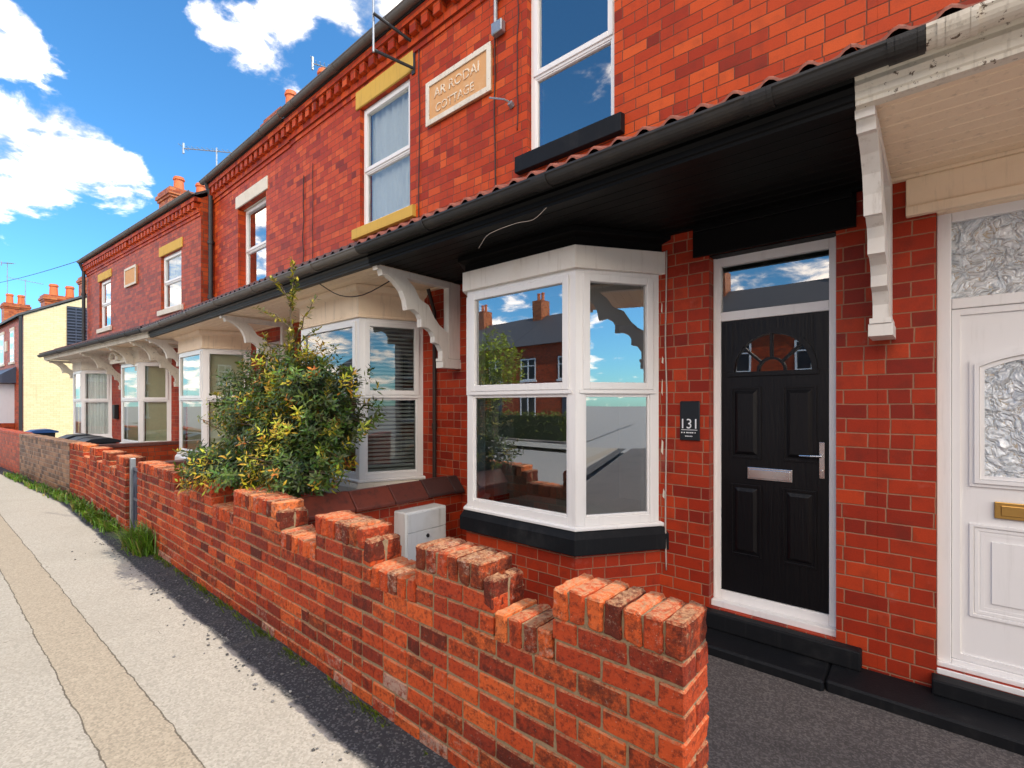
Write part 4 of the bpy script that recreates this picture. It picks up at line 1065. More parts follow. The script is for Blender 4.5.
# dividing wall with pitched dark coping
r = thing('garden_wall', 'low dividing wall topped with big dark pitched coping tiles beside the bay', 'garden wall', (-4.0, 2.8, GZ))
m = MB(); m.box(-4.11, -3.93, 1.84, 3.69, GZ-.05, -.95); m.build('brickwork', M['brick_low'], r, r)
m = MB(); yy = 1.87; i = 0
for L in (.50, .42, .40, .36, .14):
    for (w_, zb_, zt_) in ((.15, -.955, -.80),):
        pr = [(-.15, -.955), (-.15, -.925), (-.02, -.785), (.02, -.785), (.15, -.925), (.15, -.955)]
        a, b = yy+.005, yy+L-.005; n = len(pr); dz = rnd.uniform(-.004, .004)
        vs = [(-4.02+p, a, q+dz) for p, q in pr]+[(-4.02+p, b, q+dz) for p, q in pr]
        cc = ((.75, 0, 0), (.6, 0, 0), (.35, 0, 0), (.08, 0, 0), (0, 0, 0))[i]; i += 1
        m.add(vs, [(i_, (i_+1) % n, n+(i_+1) % n, n+i_) for i_ in range(n)]+[tuple(range(n-1, -1, -1)), tuple(range(n, 2*n))], cc)
    yy += L
k = NT('coping_tile'); at = k.n('ShaderNodeVertexColor', layer_name='vc'); sp = k.n('ShaderNodeSeparateColor'); k.t.links.new(at.outputs[0], sp.inputs[0])
c = k.mix(sp.outputs[0], (.035, .022, .022), (.26, .05, .025)); nz = k.noise(k.obj, 12, 5, .7); c = k.mix(k.math('MULTIPLY', k.step(nz, .45, .7), .6), c, (.04, .02, .018))
M['coping2'] = k.bsdf(c, .4, nz, .3, .01)
o = m.build('coping', M['coping2'], r, r, bev=.006)
bmx = bmesh.new(); bmx.from_mesh(o.data); bmesh.ops.recalc_face_normals(bmx, faces=bmx.faces); bmx.to_mesh(o.data); bmx.free()
# two more dividing walls seen over the gate
for xx, lb in ((-8.0, 'low brick dividing wall just inside the metal gate'), (-12.3, 'dark brick dividing wall between the two far gardens')):
    r = thing('garden_wall', lb, 'garden wall', (xx, 2.8, GZ))
    m = MB(); m.box(xx-.1, xx+.1, 1.84, 3.62, GZ-.05, -.86); m.build('brickwork', M['brick_old'], r, r)
    m = MB(); m.box(xx-.12, xx+.12, 1.84, 3.62, -.858, -.79); m.build('coping', M['coping'], r, r, bev=.01)

# gate
gt = thing('gate', 'narrow dark metal gate with grey post between two brick walls', 'gate', (-8.05, 1.7, GZ))
m = MB(); m.box(-8.345, -8.28, 1.64, 1.70, GZ, -.74); m.build('post', M['galv'], gt, gt, bev=.006)
m = MB(); m.box(-8.26, -8.23, 1.66, 1.69, GZ+.06, -.86); m.box(-7.79, -7.76, 1.66, 1.69, GZ+.06, -.86)
for z in (GZ+.08, -1.3, -.9): m.box(-8.23, -7.79, 1.662, 1.688, z, z+.035)
for i in range(5): m.tube([(-8.16+i*.075, 1.675, GZ+.11), (-8.16+i*.075, 1.675, -.9)], .008, 6)
m.build('gate_leaf', M['lead'], gt, gt)

# bins
def wheelie(x, y, label, lidm, bodym='bin', s=1):
    r = thing('wheelie_bin', label, 'bin', (x, y, GZ), 'wheelie bins in the far garden')
    m = MB(); a = .26*s; h = .93
    m.hexa([(x-a*.8, y-a*.8, GZ+.03), (x+a*.8, y-a*.8, GZ+.03), (x+a*.8, y+a*.8, GZ+.03), (x-a*.8, y+a*.8, GZ+.03), (x-a, y-a, GZ+h), (x+a, y-a, GZ+h), (x+a, y+a, GZ+h), (x-a, y+a, GZ+h)])
    m.build('body', M[bodym], r, r, bev=.02)
    m = MB(); m.extx([(y-a-.04, GZ+h+.002), (y+a+.06, GZ+h+.002), (y+a+.06, GZ+h+.05), (y+a*.5, GZ+h+.11), (y-a*.6, GZ+h+.09), (y-a-.04, GZ+h+.03)], x-a-.03, x+a+.03)
    m.build('lid', M[lidm], r, r, bev=.01)
    m = MB()
    for sx in (-1, 1): m.tube([(x+sx*a*.75, y+a, GZ+.1), (x+sx*(a*.75+.05), y+a, GZ+.1)], .1, 14)
    m.build('wheel', M['bin'], r, r)
wheelie(-13.3, 2.2, 'black wheelie bin nearest the gate in the far garden', 'bin')
wheelie(-14.1, 2.25, 'black wheelie bin, middle one behind the buff wall', 'bin')
wheelie(-15.2, 2.3, 'black wheelie bin farthest along behind the buff wall', 'bin')
wheelie(-19.0, 2.3, 'blue lidded bin behind the far red wall', 'binblue')

m = MB(); m.cham(-8.9, -8.4, 2.6, 2.95, GZ+.3, -.80, .01)
mb2 = tag(m.build('meter_box', M['box'], loc=(-8.65, 2.8, GZ+.3)), 'pale meter box below the plain pale blind window beyond the gate', 'meter box')
m = MB(); m.cham(-17.72, -17.52, 3.55, 3.655, -.42, -.02, .01)
tag(m.build('post_box', M['bin'], loc=(-17.6, 3.6, -.5)), 'small black letter box on the brick pier by the far bay', 'letter box')

# manhole cover
mh = MB(); mh.tube([(-1.50, 1.31, GZ+.001), (-1.50, 1.31, GZ+.010)], .11, 24)
tag(mh.build('stopcock_cover', M['dark'], loc=(-1.50, 1.31, GZ)), 'small round dark metal cover in the dark strip of pavement', 'cover')

# ------------------------------------------------------------------ far buildings
fy = thing('yellow_house', 'house with windowless yellow painted gable wall and a black slatted panel', 'house', (-33, 4.5, GZ))
def unb(x, y): return y-BK*min(0, x-BX)
m = MB()
gx = -31.0; y0g = unb(gx, 2.27); y1g = y0g+8
m.add([(gx, y0g, GZ-.2), (gx, y1g, GZ-.2), (gx, y1g, 4.0), (gx, (y0g+y1g)/2, 6.1), (gx, y0g, 4.0)], [(0, 1, 2, 3, 4)])
m.build('gable_wall', M['brick_yellow'], fy, fy)
m = MB()
m.box(gx-16, gx-.002, y0g, y1g, GZ-.2, 4.0); m.build('wall', M['brick_old'], fy, fy)
m = MB(); ym = (y0g+y1g)/2
m.add([(gx+.08, y0g-.2, 3.93), (gx+.08, ym, 6.2), (gx+.08, y1g+.2, 3.93), (gx-16, y0g-.2, 3.93), (gx-16, ym, 6.2), (gx-16, y1g+.2, 3.93),
       (gx+.08, y0g-.2, 4.03), (gx+.08, ym, 6.3), (gx+.08, y1g+.2, 4.03), (gx-16, y0g-.2, 4.03), (gx-16, ym, 6.3), (gx-16, y1g+.2, 4.03)],
      [(6, 7, 10, 9), (7, 8, 11, 10), (0, 1, 7, 6), (1, 2, 8, 7), (0, 6, 9, 3)])
m.build('roof', M['slate'], fy, fy)
pn = MB(); ya, yb_ = unb(gx, 3.72), unb(gx, 4.62)
pn.box(gx+.001, gx+.05, ya, yb_, 2.75, 4.62)
po = pn.build('slatted_panel', M['blueblack'], fy, fy)
m = MB(); z = 2.85
while z < 4.6: m.box(gx+.051, gx+.07, ya, yb_, z, z+.05); z += .14
m.box(gx+.071, gx+.085, ya, yb_, 3.55, 3.6); m.box(gx+.071, gx+.085, ya+.3, ya+.33, 2.75, 4.62); m.build('slat', M['lead'], po, fy)
chimney(fy, gx-.75, gx-.15, unb(gx, 4.3), unb(gx, 4.62), 4.9, 6.15, [])
def ch_at(root, x, ya, yb, z0, z1, pots): chimney(root, x-.45, x+.45, unb(x, ya), unb(x, yb), z0, z1, [(x, unb(x, p)) for p in pots], pr=.18, ph=.6)
ch_at(fy, -33.2, 3.1, 4.4, 4.0, 5.35, (3.5, 4.1))
ch_at(fy, -43, 2.25, 3.35, 4.0, 6.15, (2.55, 3.05))
# its street front: bay with slate lean-to, windows, stone
m = MB(); xa = -33.2
m.box(-38.5, -33.0, y0g-.75, y0g-.01, GZ, -.9); m.build('bay_wall', M['brick_old'], fy, fy)
S = MB(); 
for a, b in ((-34.6, -33.1), (-36.4, -34.9), (-38.3, -36.7)):
    S.box(a, b, y0g-.74, y0g-.68, -.9, -.8); S.box(a, b, y0g-.74, y0g-.68, .85, .95); S.box(a, a+.1, y0g-.74, y0g-.68, -.8, .85); S.box(b-.1, b, y0g-.74, y0g-.68, -.8, .85); S.box(a+.1, b-.1, y0g-.74, y0g-.68, .3, .38)
S.box(-33.1, -33.02, y0g-.74, y0g-.0, -.9, .95)
so = S.build('window', M['white'], fy, fy)
m = MB(); m.quad((-38.3, y0g-.70, -.8), (-33.1, y0g-.70, -.8), (-33.1, y0g-.70, .85), (-38.3, y0g-.70, .85)); m.build('pane', M['glass'], so, fy)
m = MB(); m.extx([(y0g-.95, .98), (y0g-.002, .98), (y0g-.002, 1.75), (y0g-.95, 1.05)], -39.5, -32.6); m.build('lean_to_roof', M['lead'], fy, fy)
for a, b in ((-33.9, -33.0), (-36.6, -35.6), (-39.5, -38.5)):
    m = MB(); m.box(a, b, y0g-.03, y0g-.002, 2.0, 3.5); w_ = m.build('window', M['white'], fy, fy)
    m = MB(); m.quad((a+.1, y0g-.035, 2.1), (b-.1, y0g-.035, 2.1), (b-.1, y0g-.035, 3.4), (a+.1, y0g-.035, 3.4)); m.build('pane', M['glass'], w_, fy)
    m = MB(); m.box(a-.1, b+.1, y0g-.08, y0g-.001, 1.9, 1.999); m.box(a-.1, b+.1, y0g-.04, y0g-.001, 3.501, 3.65); m.build('sill', M['stone'], w_, fy)
m = MB(); m.box(-35.2, -34.7, y0g-.05, y0g-.002, 2.6, 3.1); m.build('name_stone', M['stone'], fy, fy)
m = MB(); m.tube([(gx+.0, y0g-.09, GZ), (gx+.0, y0g-.09, 3.95)], .06, 8); m.build('drainpipe', M['dark'], fy, fy)

# TV aerials
def aerial(x, y, z0, h, label, ang=0., L=1.3, root_y=None):
    r = thing('tv_aerial', label, 'aerial', (x, y, z0))
    m = MB(); m.tube([(x, y, z0), (x, y, z0+h)], .02, 6); m.build('mast', M['galv'], r, r)
    m = MB(); ca, sa = math.cos(ang), math.sin(ang); z = z0+h-.1
    m.tube([(x-ca*L*.5, y-sa*L*.5, z+.12), (x+ca*L*.5, y+sa*L*.5, z-.12)], .014, 6)
    for i in range(14):
        t = -.5+i/13; cx, cy = x+ca*L*t, y+sa*L*t; zz = z-.24*t; e = .10 if i else .2
        m.tube([(cx+sa*e, cy-ca*e, zz+.03), (cx-sa*e, cy+ca*e, zz+.03)], .007, 5)
    m.box(x-ca*L*.5-.02, x-ca*L*.5+.02, y-sa*L*.5-.02, y-sa*L*.5+.02, z-.03, z+.27)
    m.build('antenna', M['galv'], r, r)
aerial(-15.4, 5.3, 4.9, 2.35, 'television aerial on the roof just beyond the drainpipe', .6, 1.9)
aerial(-10.7, 6.1, 6.0, 1.98, 'television aerial behind the row peeping over the long gutter', .9, 1.2)
aerial(-43, unb(-43, 2.45), 6.1, 2.6, 'tall aerial on the far left chimney', .2, 1.6)
aerial(-42.5, unb(-42.5, 3.2), 6.1, 1.6, 'short aerial on the far left chimney', 1.2, 1.6)
def wire(a, b, sag, label):
    a = Vector(a); b = Vector(b); m = MB(); m.tube([a.lerp(b, i/16)-Vector((0, 0, sag*4*(i/16)*(1-i/16))) for i in range(17)], .012, 5)
    tag(m.build('overhead_wire', M['cable'], loc=tuple(a)), label, 'wire')
wire((-60, 3, 9.2), (-19.8, 4.2, 5.0), .5, 'thin overhead wire slanting down to the end of the row')

# ------------------------------------------------------------------ plants
def leaf(mb, p, d, up, L, w, c):
    s_ = d.cross(up)
    if s_.length < 1e-3: s_ = d.cross(Vector((1, 0, 0)))
    s_.normalize(); n = s_.cross(d).normalized()
    a = p; b = p+d*L*.5+s_*w-n*w*.25; e = p+d*L*.5-s_*w-n*w*.25; t = p+d*L - n*L*.08; mid = p+d*L*.5
    mb.add([a, b, mid, e, t], [(0, 1, 2), (0, 2, 3), (1, 4, 2), (2, 4, 3)], c)
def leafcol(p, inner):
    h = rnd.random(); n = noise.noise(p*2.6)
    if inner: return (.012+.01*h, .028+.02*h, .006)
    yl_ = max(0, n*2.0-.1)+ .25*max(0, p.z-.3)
    if h < .025+.12*max(0, n): return (.50, .20, .02)
    if h < .06+yl_*1.1: return (.42+.2*rnd.random(), .36+.12*rnd.random(), .03)
    if h < .55: return (.075+.05*h, .125+.07*h, .018)
    return (.025+.02*h, .05+.03*h, .010)
def shrub():
    r = thing('shrub', 'bushy evergreen shrub with yellow and orange tipped leaves spilling over the wall', 'shrub', (-4.9, 2.3, GZ))
    mb = MB(); tw = MB()
    lobes = [((-4.75, 2.25, -.28), (.98, .50, .62)), ((-4.35, 2.30, -.02), (.58, .42, .50)), ((-5.35, 2.2, -.22), (.62, .42, .55)), ((-4.95, 2.25, .14), (.55, .36, .46)), ((-4.45, 2.2, .16), (.42, .34, .34)), ((-5.45, 2.1, .02), (.45, .34, .40)), ((-5.35, 1.82, -.66), (.85, .32, .22)), ((-4.3, 2.0, -.58), (.62, .34, .28)), ((-6.05, 2.0, -.62), (.38, .3, .22))]
    for (c, rr), cnt in zip(lobes, (1300, 560, 520, 400, 260, 280, 460, 340, 130)):
        c = Vector(c)
        for i in range(cnt):
            d = Vector((rnd.gauss(0, 1), rnd.gauss(0, 1), rnd.gauss(0, 1))).normalized()
            k_ = rnd.random()**.33; bump = 1+.38*noise.noise(d*2.3+c*3)+.12*noise.noise(d*6)
            p = c+Vector((d.x*rr[0], d.y*rr[1], d.z*rr[2]))*k_*bump
            if p.z < -.80 and p.y > 1.5: p.z = -.80+rnd.random()*.1
            if p.x > -4.05 and p.z < -.72: continue
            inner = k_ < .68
            ax = (d+Vector((0, -.2, .7))+Vector((rnd.uniform(-.5, .5),)*1+(rnd.uniform(-.5, .5), rnd.uniform(-.3, .3)))).normalized()
            n = rnd.randint(6, 9); a0 = rnd.random()*6; L = rnd.uniform(.045, .075)
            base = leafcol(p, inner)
            for j in range(n):
                t = a0+j*2.4; o1 = ax.orthogonal().normalized(); o2 = ax.cross(o1)
                dd = (ax*rnd.uniform(.2, .8)+(o1*math.cos(t)+o2*math.sin(t))).normalized()
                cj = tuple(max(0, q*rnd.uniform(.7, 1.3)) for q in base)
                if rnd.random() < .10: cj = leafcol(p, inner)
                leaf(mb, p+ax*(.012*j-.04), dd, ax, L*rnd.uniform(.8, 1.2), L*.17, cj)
            if i % 6 == 0: tw.tube([c+(p-c)*.45, p], [.006, .003], 4)
    # tall wispy leader and side sprays
    def spray(a, b, nleaf, yel, r0=.008):
        a = Vector(a); b = Vector(b); pts = [a.lerp(b, i/6)+Vector((rnd.uniform(-.02, .02), rnd.uniform(-.02, .02), .03*math.sin(i/6*3))) for i in range(7)]
        tw.tube(pts, [r0*(1-i/8) for i in range(7)], 5)
        for i in range(nleaf):
            t = rnd.random(); p = a.lerp(b, t)
            d = Vector((rnd.uniform(-1, 1), rnd.uniform(-1, 1), rnd.uniform(-.3, 1))).normalized()
            c = (.42, .34, .03) if rnd.random() < yel else (.10, .14, .02)
            if rnd.random() < .08: c = (.55, .18, .02)
            leaf(mb, p, d, Vector((0, 0, 1)), rnd.uniform(.04, .07), .011, c)
    top = (-4.72, 2.2, 1.42)
    spray((-4.85, 2.25, .2), top, 170, .6, .012)
    for a, b in (((-4.80, 2.24, .75), (-5.45, 2.15, 1.02)), ((-4.80, 2.24, .6), (-4.25, 2.2, .98)), ((-4.78, 2.2, .55), (-5.5, 2.2, .62)), ((-4.80, 2.2, .5), (-4.2, 2.2, .68)), ((-4.76, 2.2, 1.0), (-4.98, 2.1, 1.25)),
                 ((-4.75, 2.2, .95), (-4.5, 2.15, 1.15)), ((-4.8, 2.2, .35), (-4.35, 2.0, .66)), ((-5.2, 2.2, .1), (-5.75, 2.1, .45)), ((-5.6, 2.1, -.1), (-6.25, 2.0, .12)), ((-5.6, 2.0, -.4), (-6.5, 1.9, -.15)),
                 ((-5.7, 1.9, -.6), (-6.75, 1.75, -.55)), ((-4.1, 2.2, 0), (-3.78, 2.1, .25)), ((-4.1, 2.1, -.3), (-3.62, 2.05, -.2)), ((-5.0, 2.2, .2), (-5.15, 2.1, .72))):
        spray(a, b, 55, .55)
    tw.tube([(-4.9, 2.35, GZ), (-4.85, 2.3, -.9), (-4.85, 2.28, -.2), (-4.85, 2.25, .3)], [.05, .04, .03, .015], 8)
    tw.tube([(-4.9, 2.35, GZ), (-5.3, 2.3, -.8), (-5.5, 2.2, -.2)], [.04, .03, .012], 8)
    mb.build('foliage', M['leaf'], r, r); tw.build('stem', M['bark'], r, r)
shrub()
def grass_clump(x, y, n, h, s, label, wide=False):
    r = thing('weed_clump', label, 'weeds', (x, y, GZ), 'weed clumps along the wall foot')
    mb = MB()
    for i in range(n):
        px, py = x+rnd.gauss(0, s), y+.03+rnd.gauss(0, .05)
        py = min(py, WY0-.01); a = rnd.random()*6.28; hh = h*rnd.uniform(.4, 1.1); ln = hh*rnd.uniform(.2, .9)
        d = Vector((math.cos(a), math.sin(a)-.3, 0)); w = rnd.uniform(.004, .009)*(2.2 if wide and rnd.random() < .4 else 1)
        sd = Vector((-d.y, d.x, 0)).normalized()*w
        p0 = Vector((px, py, GZ)); p1 = p0+d*ln*.4+Vector((0, 0, hh*.65)); p2 = p0+d*ln+Vector((0, 0, hh*rnd.uniform(.6, 1)))
        if p2.y > WY0-.005: p2.y = WY0-.01
        if p1.y > WY0-.005: p1.y = WY0-.01
        g = rnd.random(); c = (.06+.07*g, .14+.13*g, .014) if rnd.random() > .15 else (.25, .22, .06)
        mb.add([p0-sd, p0+sd, p1+sd*.8, p1-sd*.8, p2], [(0, 1, 2, 3), (3, 2, 4)], c)
    mb.build('blades', M['leaf'], r, r)
grass_clump(-7.15, 1.48, 650, .34, .17, 'thick grass tuft at the wall foot just right of the gate')
grass_clump(-8.75, 1.46, 420, 0.14, .18, 'low yellowing weed clump left of the gate post')
grass_clump(-9.45, 1.46, 480, 0.17, .22, 'leafy weed clump under the sawtooth wall', True)
grass_clump(-10.7, 1.44, 420, 0.16, .30, 'spreading weeds midway along the sawtooth wall', True)
grass_clump(-12.1, 1.42, 380, 0.16, .32, 'weeds at the junction of red wall and buff wall', True)
grass_clump(-13.8, 1.40, 380, 0.14, .45, 'weeds along the near half of the buff wall', True)
grass_clump(-16.2, 1.38, 320, 0.14, .45, 'weeds along the far end of the buff wall', True)
for i, (x, n) in enumerate(((-6.3, 40), (-5.6, 50), (-5.0, 60), (-4.5, 50), (-4.1, 45), (-3.5, 30), (-2.9, 25), (-2.45, 25))):
    pass
mb = MB()
for i in range(900):
    x = -rnd.uniform(1.9, 7.4); x = x if noise.noise(Vector((x*2.1, 3, 1))) > -.05 else x*.9-.5
    y = WY0-.012-abs(rnd.gauss(0, .03)); hh = rnd.uniform(.012, .05)*(1.6 if noise.noise(Vector((x*3, 0, 0))) > .15 else .8)
    a = rnd.random()*6.28; d = Vector((math.cos(a), -abs(math.sin(a)), 0))*hh*.8; w = .005
    p0 = Vector((x, y, GZ)); sd = Vector((-d.y, d.x, 0)).normalized()*w
    g = rnd.random(); mb.add([p0-sd, p0+sd, p0+d+Vector((0, 0, hh))], [(0, 1, 2)], (.06+.1*g, .13+.1*g, .015))
o = mb.build('moss_and_grass', M['leaf']); o['kind'] = 'stuff'; o['label'] = 'fine grass and moss growing along the foot of the long wall'; o['category'] = 'grass'
# loose grit
mb = MB()
for i in range(420):
    x = -rnd.uniform(1.1, 8.5); y = rnd.uniform(1.22, 1.585) if rnd.random() < .97 else rnd.uniform(.9, 1.3); s_ = rnd.uniform(.003, .009)
    g = rnd.uniform(.04, .2); mb.cham(x-s_, x+s_, y-s_, y+s_, GZ, GZ+s_*1.3, s_*.35, s_*.2, (g, g*.95, g*.9))
k = NT('grit'); at = k.n('ShaderNodeVertexColor', layer_name='vc'); gm2 = k.bsdf(at.outputs[0], .9)
o = mb.build('grit', gm2); o['kind'] = 'stuff'; o['label'] = 'loose grit and small stones on the dark pavement strip'; o['category'] = 'grit'

# ------------------------------------------------------------------ across the road (seen in the window glass)
def opp_house(x0, x1, yf, label):
    r = thing('opposite_house', label, 'house', ((x0+x1)/2, yf, GZ), 'houses across the road')
    m = MB(); m.box(x0+.01, x1-.01, yf-8, yf, GZ-.1, 3.75); m.build('wall', M['brick_old'], r, r)
    m = MB(); m.add([(x0, yf+.3, 3.7), (x1, yf+.3, 3.7), (x1, yf-4, 6.4), (x0, yf-4, 6.4), (x1, yf-8.3, 3.7), (x0, yf-8.3, 3.7)], [(3, 2, 1, 0), (5, 4, 2, 3), (0, 1, 4, 5)])
    m.add([(x1-.02, yf, 3.7), (x1-.02, yf-8, 3.7), (x1-.02, yf-4, 6.35)], [(0, 1, 2)]); m.add([(x0+.02, yf, 3.7), (x0+.02, yf-8, 3.7), (x0+.02, yf-4, 6.35)], [(0, 1, 2)])
    m.build('roof', M['slate'], r, r)
    m = MB(); xc = x1-.6; m.box(xc-.45, xc+.45, yf-4.4, yf-3.4, 5.5, 7.5); ch = m.build('chimney', M['brick_chim'], r, r)
    m = MB(); m.lathe(xc-.2, yf-3.9, [(.13, 7.5), (.11, 8.0), (.14, 8.02), (.13, 8.1)]); m.lathe(xc+.2, yf-3.9, [(.13, 7.5), (.11, 8.0), (.14, 8.02), (.13, 8.1)]); m.build('chimney_pot', M['pot'], ch, r)
    for a, z0, z1 in ((x0+.8, 1.5, 2.9), (x1-2.2, 1.5, 2.9), (x0+.8, -.9, .9)):
        b = a+1.3; m = MB(); yy = yf+.01
        for q in ((a, a+.08), ((a+b)/2-.04, (a+b)/2+.04), (b-.08, b)): m.box(q[0], q[1], yy, yy+.05, z0, z1)
        m.box(a+.08, b-.08, yy, yy+.048, z0, z0+.08); m.box(a+.08, b-.08, yy, yy+.048, z1-.08, z1); m.box(a+.08, b-.08, yy, yy+.046, z1-.5, z1-.44); m.box(a-.1, b+.1, yy, yy+.1, z0-.12, z0-.001)
        w_ = m.build('window', M['white'], r, r)
        m = MB(); m.box(a, b, yf+.001, yf+.02, z0, z1); m.build('pane', M['bin'], w_, r)
    m = MB(); m.box(x1-1.9, x1-.95, yf+.01, yf+.05, GZ, .5); m.build('door', M['lead'], r, r)
    m = MB(); m.box(x0, x1-2, yf+4.0, yf+4.2, GZ, GZ+.7); m.build('front_wall', M['brick_old'], r, r)
for i in range(15):
    x0 = -46+i*6.2
    opp_house(x0, x0+6.18, -17.5-(i % 3)*.0, 'brick house with slate roof and white windows across the road, number %s along' % ('first', 'second', 'third', 'fourth', 'fifth', 'sixth', 'seventh', 'eighth', 'ninth', 'tenth', 'eleventh', 'twelfth', 'thirteenth', 'fourteenth', 'fifteenth')[i])
def tree(x, y, h, s, label, seed):
    r = thing('tree', label, 'tree', (x, y, GZ), 'trees across the road')
    t = MB(); t.tube([(x, y, GZ), (x+.05, y, GZ+h*.3), (x, y+.1, GZ+h*.6)], [.16*s, .12*s, .07*s], 8)
    for k in range(6):
        a = k*1.05; t.tube([(x, y, GZ+h*(.3+.05*k)), (x+math.cos(a)*s*.9, y+math.sin(a)*s*.9, GZ+h*(.55+.06*k))], [.05*s, .015], 5)
    t.build('trunk', M['bark'], r, r)
    mb = MB(); c = Vector((x, y, GZ+h*.65))
    for i in range(2200):
        d = Vector((rnd.gauss(0, 1), rnd.gauss(0, 1), rnd.gauss(0, 1))).normalized(); q = rnd.random()**.4*(1+.5*noise.noise(d*2+c))
        p = c+Vector((d.x*s*1.2, d.y*s*1.2, d.z*h*.36))*q; g = rnd.random()
        leaf(mb, p, Vector((rnd.uniform(-1, 1), rnd.uniform(-1, 1), rnd.uniform(-.4, .6))).normalized(), Vector((0, 0, 1)), .22, .07, (.24+.2*g, .30+.2*g, .03))
    mb.build('crown', M['leaf'], r, r)
tree(-16.0, -10.6, 5.2, 1.2, 'yellow green street tree opposite the black door house', 1)
tree(-24, -12.5, 6.2, 1.7, 'larger street tree farther along the opposite side', 2)

def hedge(x0, x1, y, h, label):
    r = thing('hedge', label, 'hedge', ((x0+x1)/2, y, GZ), 'hedges across the road'); mb = MB()
    mb.box(x0+.1, x1-.1, y-.3, y+.3, GZ, GZ+h-.15, (.02, .04, .01))
    for i in range(int(1500*(x1-x0)/5)):
        p = Vector((rnd.uniform(x0, x1), y+rnd.uniform(-.4, .45), GZ+h*rnd.random()**.6)); g = rnd.random()
        leaf(mb, p, Vector((rnd.uniform(-1, 1), rnd.uniform(-1, 1), rnd.uniform(-.4, 1))).normalized(), Vector((0, 0, 1)), .16, .05, (.06+.12*g, .10+.12*g, .015))
    mb.build('foliage', M['leaf'], r, r)
hedge(-18.5, -13, -12.6, 1.3, 'clipped green hedge fronting a house across the road')
hedge(-11.5, -8.5, -12.6, 1.1, 'smaller green hedge to the right across the road')
def car(x, y, label, bodyc):
    r = thing('parked_car', label, 'car', (x, y, GZ-.125)); g0 = GZ-.125
    prof = [(-2.1, .35), (-2.12, .75), (-1.9, .92), (-1.35, 1.0), (-.8, 1.42), (.75, 1.45), (1.35, 1.05), (1.95, .92), (2.1, .7), (2.1, .35)]
    m = MB(); vs = []
    for sy, k_ in ((-1, 1), (1, 1)):
        for px, pz in prof: vs.append((x+px, y+sy*(.86 if pz < 1.1 else .70), g0+pz))
    n = len(prof); m.add(vs, [(i, (i+1) % n, n+(i+1) % n, n+i) for i in range(n)]+[tuple(range(n-1, -1, -1)), tuple(range(n, 2*n))])
    m.build('body', simple('car_paint_'+bodyc[0], bodyc[1], .2, vary=.05), r, r, bev=.06)
    m = MB()
    for sy in (-1, 1): m.add([(x-1.15, y+sy*.835, g0+1.05), (x-.78, y+sy*.735, g0+1.36), (x+.68, y+sy*.735, g0+1.38), (x+1.1, y+sy*.835, g0+1.07)], [(0, 1, 2, 3)])
    m.build('side_window', M['bin'], r, r)
    for px in (-1.3, 1.3):
        for sy in (-1, 1):
            m = MB(); m.tube([(x+px, y+sy*.74, g0+.32), (x+px, y+sy*.88, g0+.32)], .32, 18); w_ = m.build('wheel', M['bin'], r, r)
            m = MB(); m.tube([(x+px, y+sy*.882, g0+.32), (x+px, y+sy*.89, g0+.32)], .2, 12); m.build('rim', M['galv'], w_, r)
car(-20.2, -8.2, 'silver car parked on the far side of the road', ('silver', (.45, .46, .48)))
car(-26.5, -8.2, 'dark blue car parked behind the silver one', ('blue', (.02, .03, .08)))
# lamp column whose shadow crosses the pavement
# ------------------------------------------------------------------ sky, sun, camera
SUN = Vector((.80, .30, 1.0)).normalized()
elev = math.asin(SUN.z)
sd = bpy.data.lights.new('sun', 'SUN'); sd.energy = 4.8; sd.angle = R(.53); sd.color = (1, .93, .82)
so = bpy.data.objects.new('sun', sd); col.objects.link(so); so.rotation_euler = (-SUN).to_track_quat('-Z', 'Y').to_euler()
w = bpy.data.worlds.new('World'); scene.world = w; w.use_nodes = True; nt = w.node_tree; nt.nodes.clear()
def W(t, **kw):
    n = nt.nodes.new(t)
    for k_, v in kw.items(): setattr(n, k_, v)
    return n
lk = nt.links.new
def wm(op, a, b=None, clamp=False):
    n = W('ShaderNodeMath', operation=op, use_clamp=clamp)
    for i, v in enumerate((a, b)):
        if v is None: continue
        if isinstance(v, bpy.types.NodeSocket): lk(v, n.inputs[i])
        else: n.inputs[i].default_value = v
    return n.outputs[0]
out = W('ShaderNodeOutputWorld'); bg = W('ShaderNodeBackground'); lk(bg.outputs[0], out.inputs[0])
sky = W('ShaderNodeTexSky', sky_type='NISHITA'); sky.sun_disc = False; sky.sun_elevation = elev; sky.sun_rotation = math.atan2(SUN.x, SUN.y)
sky.air_density = 1.0; sky.dust_density = .4; sky.ozone_density = 3.0
SKYS = .15
tc = W('ShaderNodeTexCoord'); gen = tc.outputs['Generated']
nrm = W('ShaderNodeVectorMath', operation='NORMALIZE'); lk(gen, nrm.inputs[0])
sepw = W('ShaderNodeSeparateXYZ'); lk(nrm.outputs[0], sepw.inputs[0])
# project on a cloud layer
den = wm('ADD', wm('MAXIMUM', sepw.outputs[2], 0), .25)
px = wm('DIVIDE', sepw.outputs[0], den); py = wm('DIVIDE', sepw.outputs[1], den)
cb = W('ShaderNodeCombineXYZ'); lk(px, cb.inputs[0]); lk(py, cb.inputs[1]); lk(wm('MULTIPLY', sepw.outputs[2], .8), cb.inputs[2])
n1 = W('ShaderNodeTexNoise'); n1.inputs['Scale'].default_value = 6.0; n1.inputs['Detail'].default_value = 9; n1.inputs['Roughness'].default_value = .60; n1.inputs['Distortion'].default_value = .25; lk(cb.outputs[0], n1.inputs['Vector'])
nb = W('ShaderNodeTexNoise'); nb.inputs['Scale'].default_value = 1.3; nb.inputs['Detail'].default_value = 3; lk(cb.outputs[0], nb.inputs['Vector'])
F = 490.; FW = Vector((-.6547, .7559, 0)); RT = Vector((.7559, .6547, 0))
